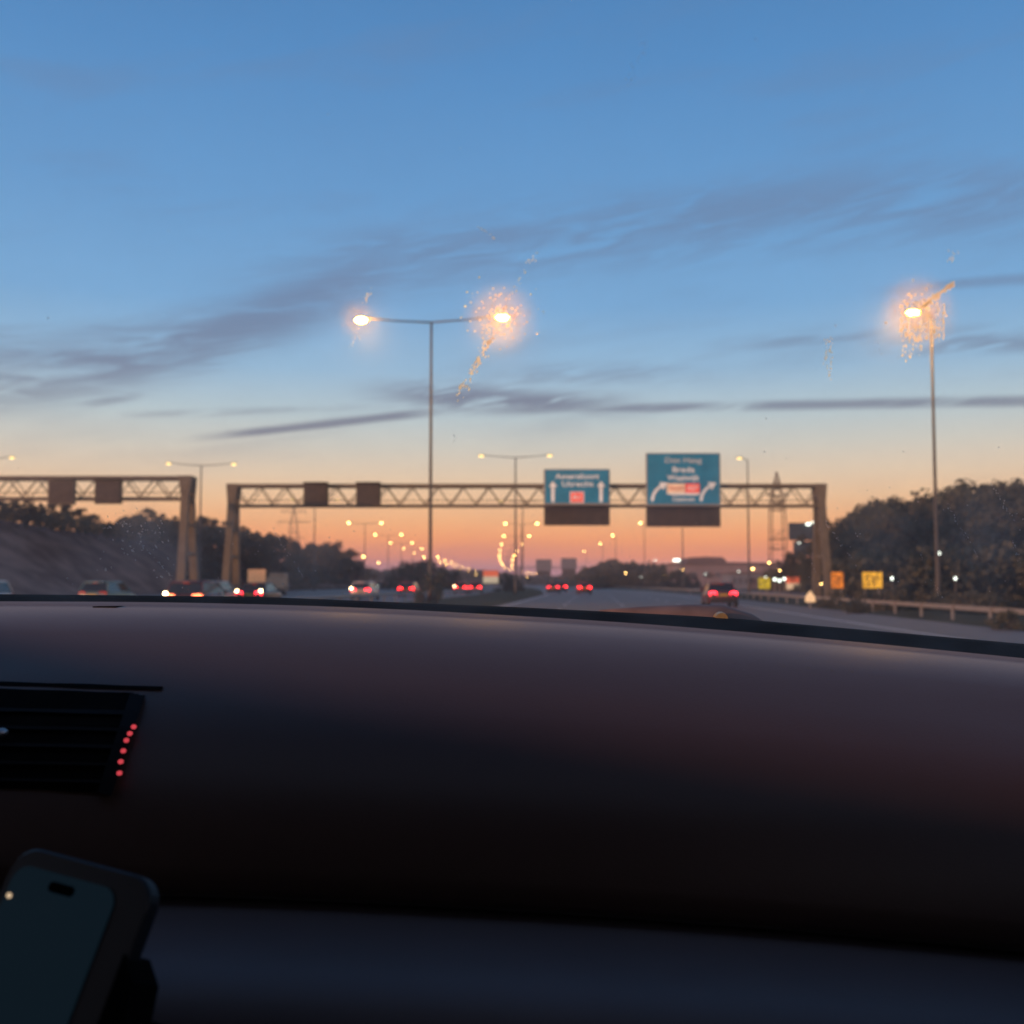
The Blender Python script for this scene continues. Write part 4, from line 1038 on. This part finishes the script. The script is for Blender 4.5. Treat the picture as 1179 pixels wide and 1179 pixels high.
for x0, y0, x1, y1 in ((950, 600, 985, 650), (1090, 580, 1125, 640), (1140, 555, 1175, 610), (1060, 640, 1085, 690), (315, 610, 350, 665), (160, 625, 200, 665), (130, 600, 185, 615), (1165, 620, 1179, 660)): streak(sp, x0, y0, x1, y1, 22, 1.0, .0003, .0007)
streak(sp, 746, 48, 722, 96, 26, 3, .0003, .0006); streak(sp, 524, 490, 521, 520, 10, 1.2, .0003, .0006); streak(sp, 1012, 395, 1014, 410, 3, 1, .0004, .0006)
for x_, y_ in ((870, 45), (1150, 515), (55, 366), (962, 375), (882, 482), (880, 520), (1040, 520)): speck(sp, x_, y_, .0012)
tag(sp.build('dirt_speck', film_material('speck_film', .42, .35, .65), ws), kind='stuff')
def toward(px, py): return Vector(ray(px, py))
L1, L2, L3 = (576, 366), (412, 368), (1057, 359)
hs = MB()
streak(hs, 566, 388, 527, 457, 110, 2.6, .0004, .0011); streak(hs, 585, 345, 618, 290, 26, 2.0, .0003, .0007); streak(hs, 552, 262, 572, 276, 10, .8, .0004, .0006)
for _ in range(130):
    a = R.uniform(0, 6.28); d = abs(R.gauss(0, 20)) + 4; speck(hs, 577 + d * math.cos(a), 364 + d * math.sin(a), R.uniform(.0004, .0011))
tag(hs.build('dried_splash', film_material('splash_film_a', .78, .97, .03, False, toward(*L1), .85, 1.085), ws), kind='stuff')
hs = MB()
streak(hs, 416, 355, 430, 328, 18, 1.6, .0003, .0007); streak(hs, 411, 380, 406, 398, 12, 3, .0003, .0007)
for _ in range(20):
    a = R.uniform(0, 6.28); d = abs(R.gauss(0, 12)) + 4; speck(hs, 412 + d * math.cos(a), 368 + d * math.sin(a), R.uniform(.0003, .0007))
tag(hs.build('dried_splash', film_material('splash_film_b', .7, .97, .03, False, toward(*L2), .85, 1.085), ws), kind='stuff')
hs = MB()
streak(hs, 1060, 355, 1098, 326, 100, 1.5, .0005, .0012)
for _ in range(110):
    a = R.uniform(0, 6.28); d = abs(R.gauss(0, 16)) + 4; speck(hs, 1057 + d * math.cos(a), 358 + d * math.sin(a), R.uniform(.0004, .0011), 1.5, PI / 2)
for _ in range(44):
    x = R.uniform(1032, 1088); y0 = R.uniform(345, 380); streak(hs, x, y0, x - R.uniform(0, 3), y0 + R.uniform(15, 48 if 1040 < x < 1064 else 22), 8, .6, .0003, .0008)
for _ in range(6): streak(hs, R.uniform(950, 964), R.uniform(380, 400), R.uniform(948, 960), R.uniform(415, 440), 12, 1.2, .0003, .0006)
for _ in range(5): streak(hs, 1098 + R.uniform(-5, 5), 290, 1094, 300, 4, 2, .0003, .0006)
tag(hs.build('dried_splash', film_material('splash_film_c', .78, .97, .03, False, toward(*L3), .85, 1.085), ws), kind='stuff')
for px, py, rpx, fc in ((165, 612, 46, .26), (205, 640, 40, .16), (350, 650, 55, .14), (1010, 620, 75, .15), (1130, 620, 85, .20)):  # smears on the glass; right-hand pair also thickened as haze over the wood
    c = wpt(px, py, .005); rad = rpx / F * c.y; m = MB(); N = 28
    m.add([(0, 0, 0)] + [(rad * math.cos(2 * PI * k / N), 0, rad * math.sin(2 * PI * k / N)) for k in range(N)], [(0, 1 + k, 1 + (k + 1) % N) for k in range(N)])
    m.build('grime_patch', film_material('smudge_film', fc, .25, .75, rad, toward(px, py), .66), ws, loc=c)
for (px, py), rpx, fc in ((L1, 50, .42), (L2, 28, .24), (L3, 52, .48)):  # lamp halos put on the glass as tinted, outward-fading discs
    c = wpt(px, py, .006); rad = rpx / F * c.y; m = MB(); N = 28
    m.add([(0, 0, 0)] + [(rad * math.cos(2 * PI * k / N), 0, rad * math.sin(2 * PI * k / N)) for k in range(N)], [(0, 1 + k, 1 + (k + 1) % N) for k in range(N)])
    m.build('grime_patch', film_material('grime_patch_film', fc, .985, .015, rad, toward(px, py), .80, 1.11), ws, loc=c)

# ------------------------------------------------------------------ phone in its holder
rx = Vector((.97, -.38, -.12)).normalized(); up_ = Vector((.25, .35, .9)); up_ = (up_ - rx * up_.dot(rx)).normalized(); nn = rx.cross(up_)   # nn points away from the viewer
if nn.y < 0: nn = -nn
top = at(92, 992, .56)
def ph(x, y, d): return top + rx * x + up_ * y + nn * d
def rrect(w_, h_, r_, x0=0, y0=0, n=7):
    pts = []
    for cx, cy, a0 in ((w_ / 2 - r_, -r_, PI / 2), (w_ / 2 - r_, -h_ + r_, 0), (-w_ / 2 + r_, -h_ + r_, -PI / 2), (-w_ / 2 + r_, -r_, PI)):
        for k in range(n):
            a = a0 - PI / 2 * k / (n - 1); pts.append((x0 + cx + r_ * math.cos(a), y0 + cy + r_ * math.sin(a)))
    return pts
phone = empty('mobile_phone', top - up_ * .155, label='dark mobile phone with rounded corners held upright beside the dashboard', cat='phone')
inv = phone.location
def pbuild(name, mat, parent, outline, d0, d1, bevel=True):
    m = MB(); rings = []
    cx = sum(p[0] for p in outline) / len(outline); cy = sum(p[1] for p in outline) / len(outline)
    for d, s in (((d0, .985), (d0 + .0012, 1), (d1 - .0012, 1), (d1, .985)) if bevel else ((d0, 1), (d1, 1))):
        rings.append([ph(cx + (x - cx) * s, cy + (y - cy) * s, d) - inv for x, y in outline])
    m.loft(rings); return m.build(name, mat, parent)
M['phonecase'] = plast('phone_case', (.006, .008, .012), .45, .35, .1)
pbuild('phone_case', M['phonecase'], phone, rrect(.088, .160, .014, .004, .001), 0, .010)
mscr, nts, outs = newmat('phone_screen')
pb = nts.nodes.new('ShaderNodeBsdfPrincipled'); pb.inputs['Base Color'].default_value = (.002, .003, .004, 1); pb.inputs['Roughness'].default_value = .3; pb.inputs['Specular IOR Level'].default_value = .04
pb.inputs['Emission Color'].default_value = (.18, .44, .70, 1); pb.inputs['Emission Strength'].default_value = .019; nts.links.new(pb.outputs[0], outs.inputs[0])
scr = pbuild('screen', mscr, phone, rrect(.064, .146, .009, -.003, -.008), -.0012, .002, False)
pbuild('camera_notch', M['black'], scr, rrect(.016, .005, .0024, -.003, -.012), -.0018, .001, False)
hold = empty('phone_holder', ph(.02, -.16, .03), label='black clamp holder gripping the phone', cat='phone holder')
inv = hold.location
m = MB(); m.loft([[ph(x, y, d) - inv for x, y in ((.046, -.034), (.056, -.044), (.062, -.075), (.060, -.16), (.046, -.16))] for d in (-.002, .02)]); m.build('clamp_arm', M['black'], hold)
m = MB(); m.loft([[ph(x, y, d) - inv for x, y in ((-.054, -.045), (-.041, -.035), (-.041, -.16), (-.054, -.16))] for d in (-.002, .02)]); m.build('clamp_arm', M['black'], hold)
m = MB(); m.loft([[ph(x, y, d) - inv for x, y in ((-.05, -.06), (.056, -.06), (.05, -.18), (-.05, -.18))] for d in (.012, .035)]); m.build('back_plate', M['black'], hold)
m = MB(); m.tube([ph(0, -.12, .03) - inv, ph(.0, -.16, .09) - inv, ph(.0, -.30, .12) - inv], .012, 10); m.build('stalk', M['black'], hold)
MB().ball(at(10.5, 1031, .545) - inv, (.0013, .001, .0013), 10, 7).build('indicator_light', glow('holder_light', (1, .72, .45), .75), hold)
print('objects', len(bpy.data.objects))
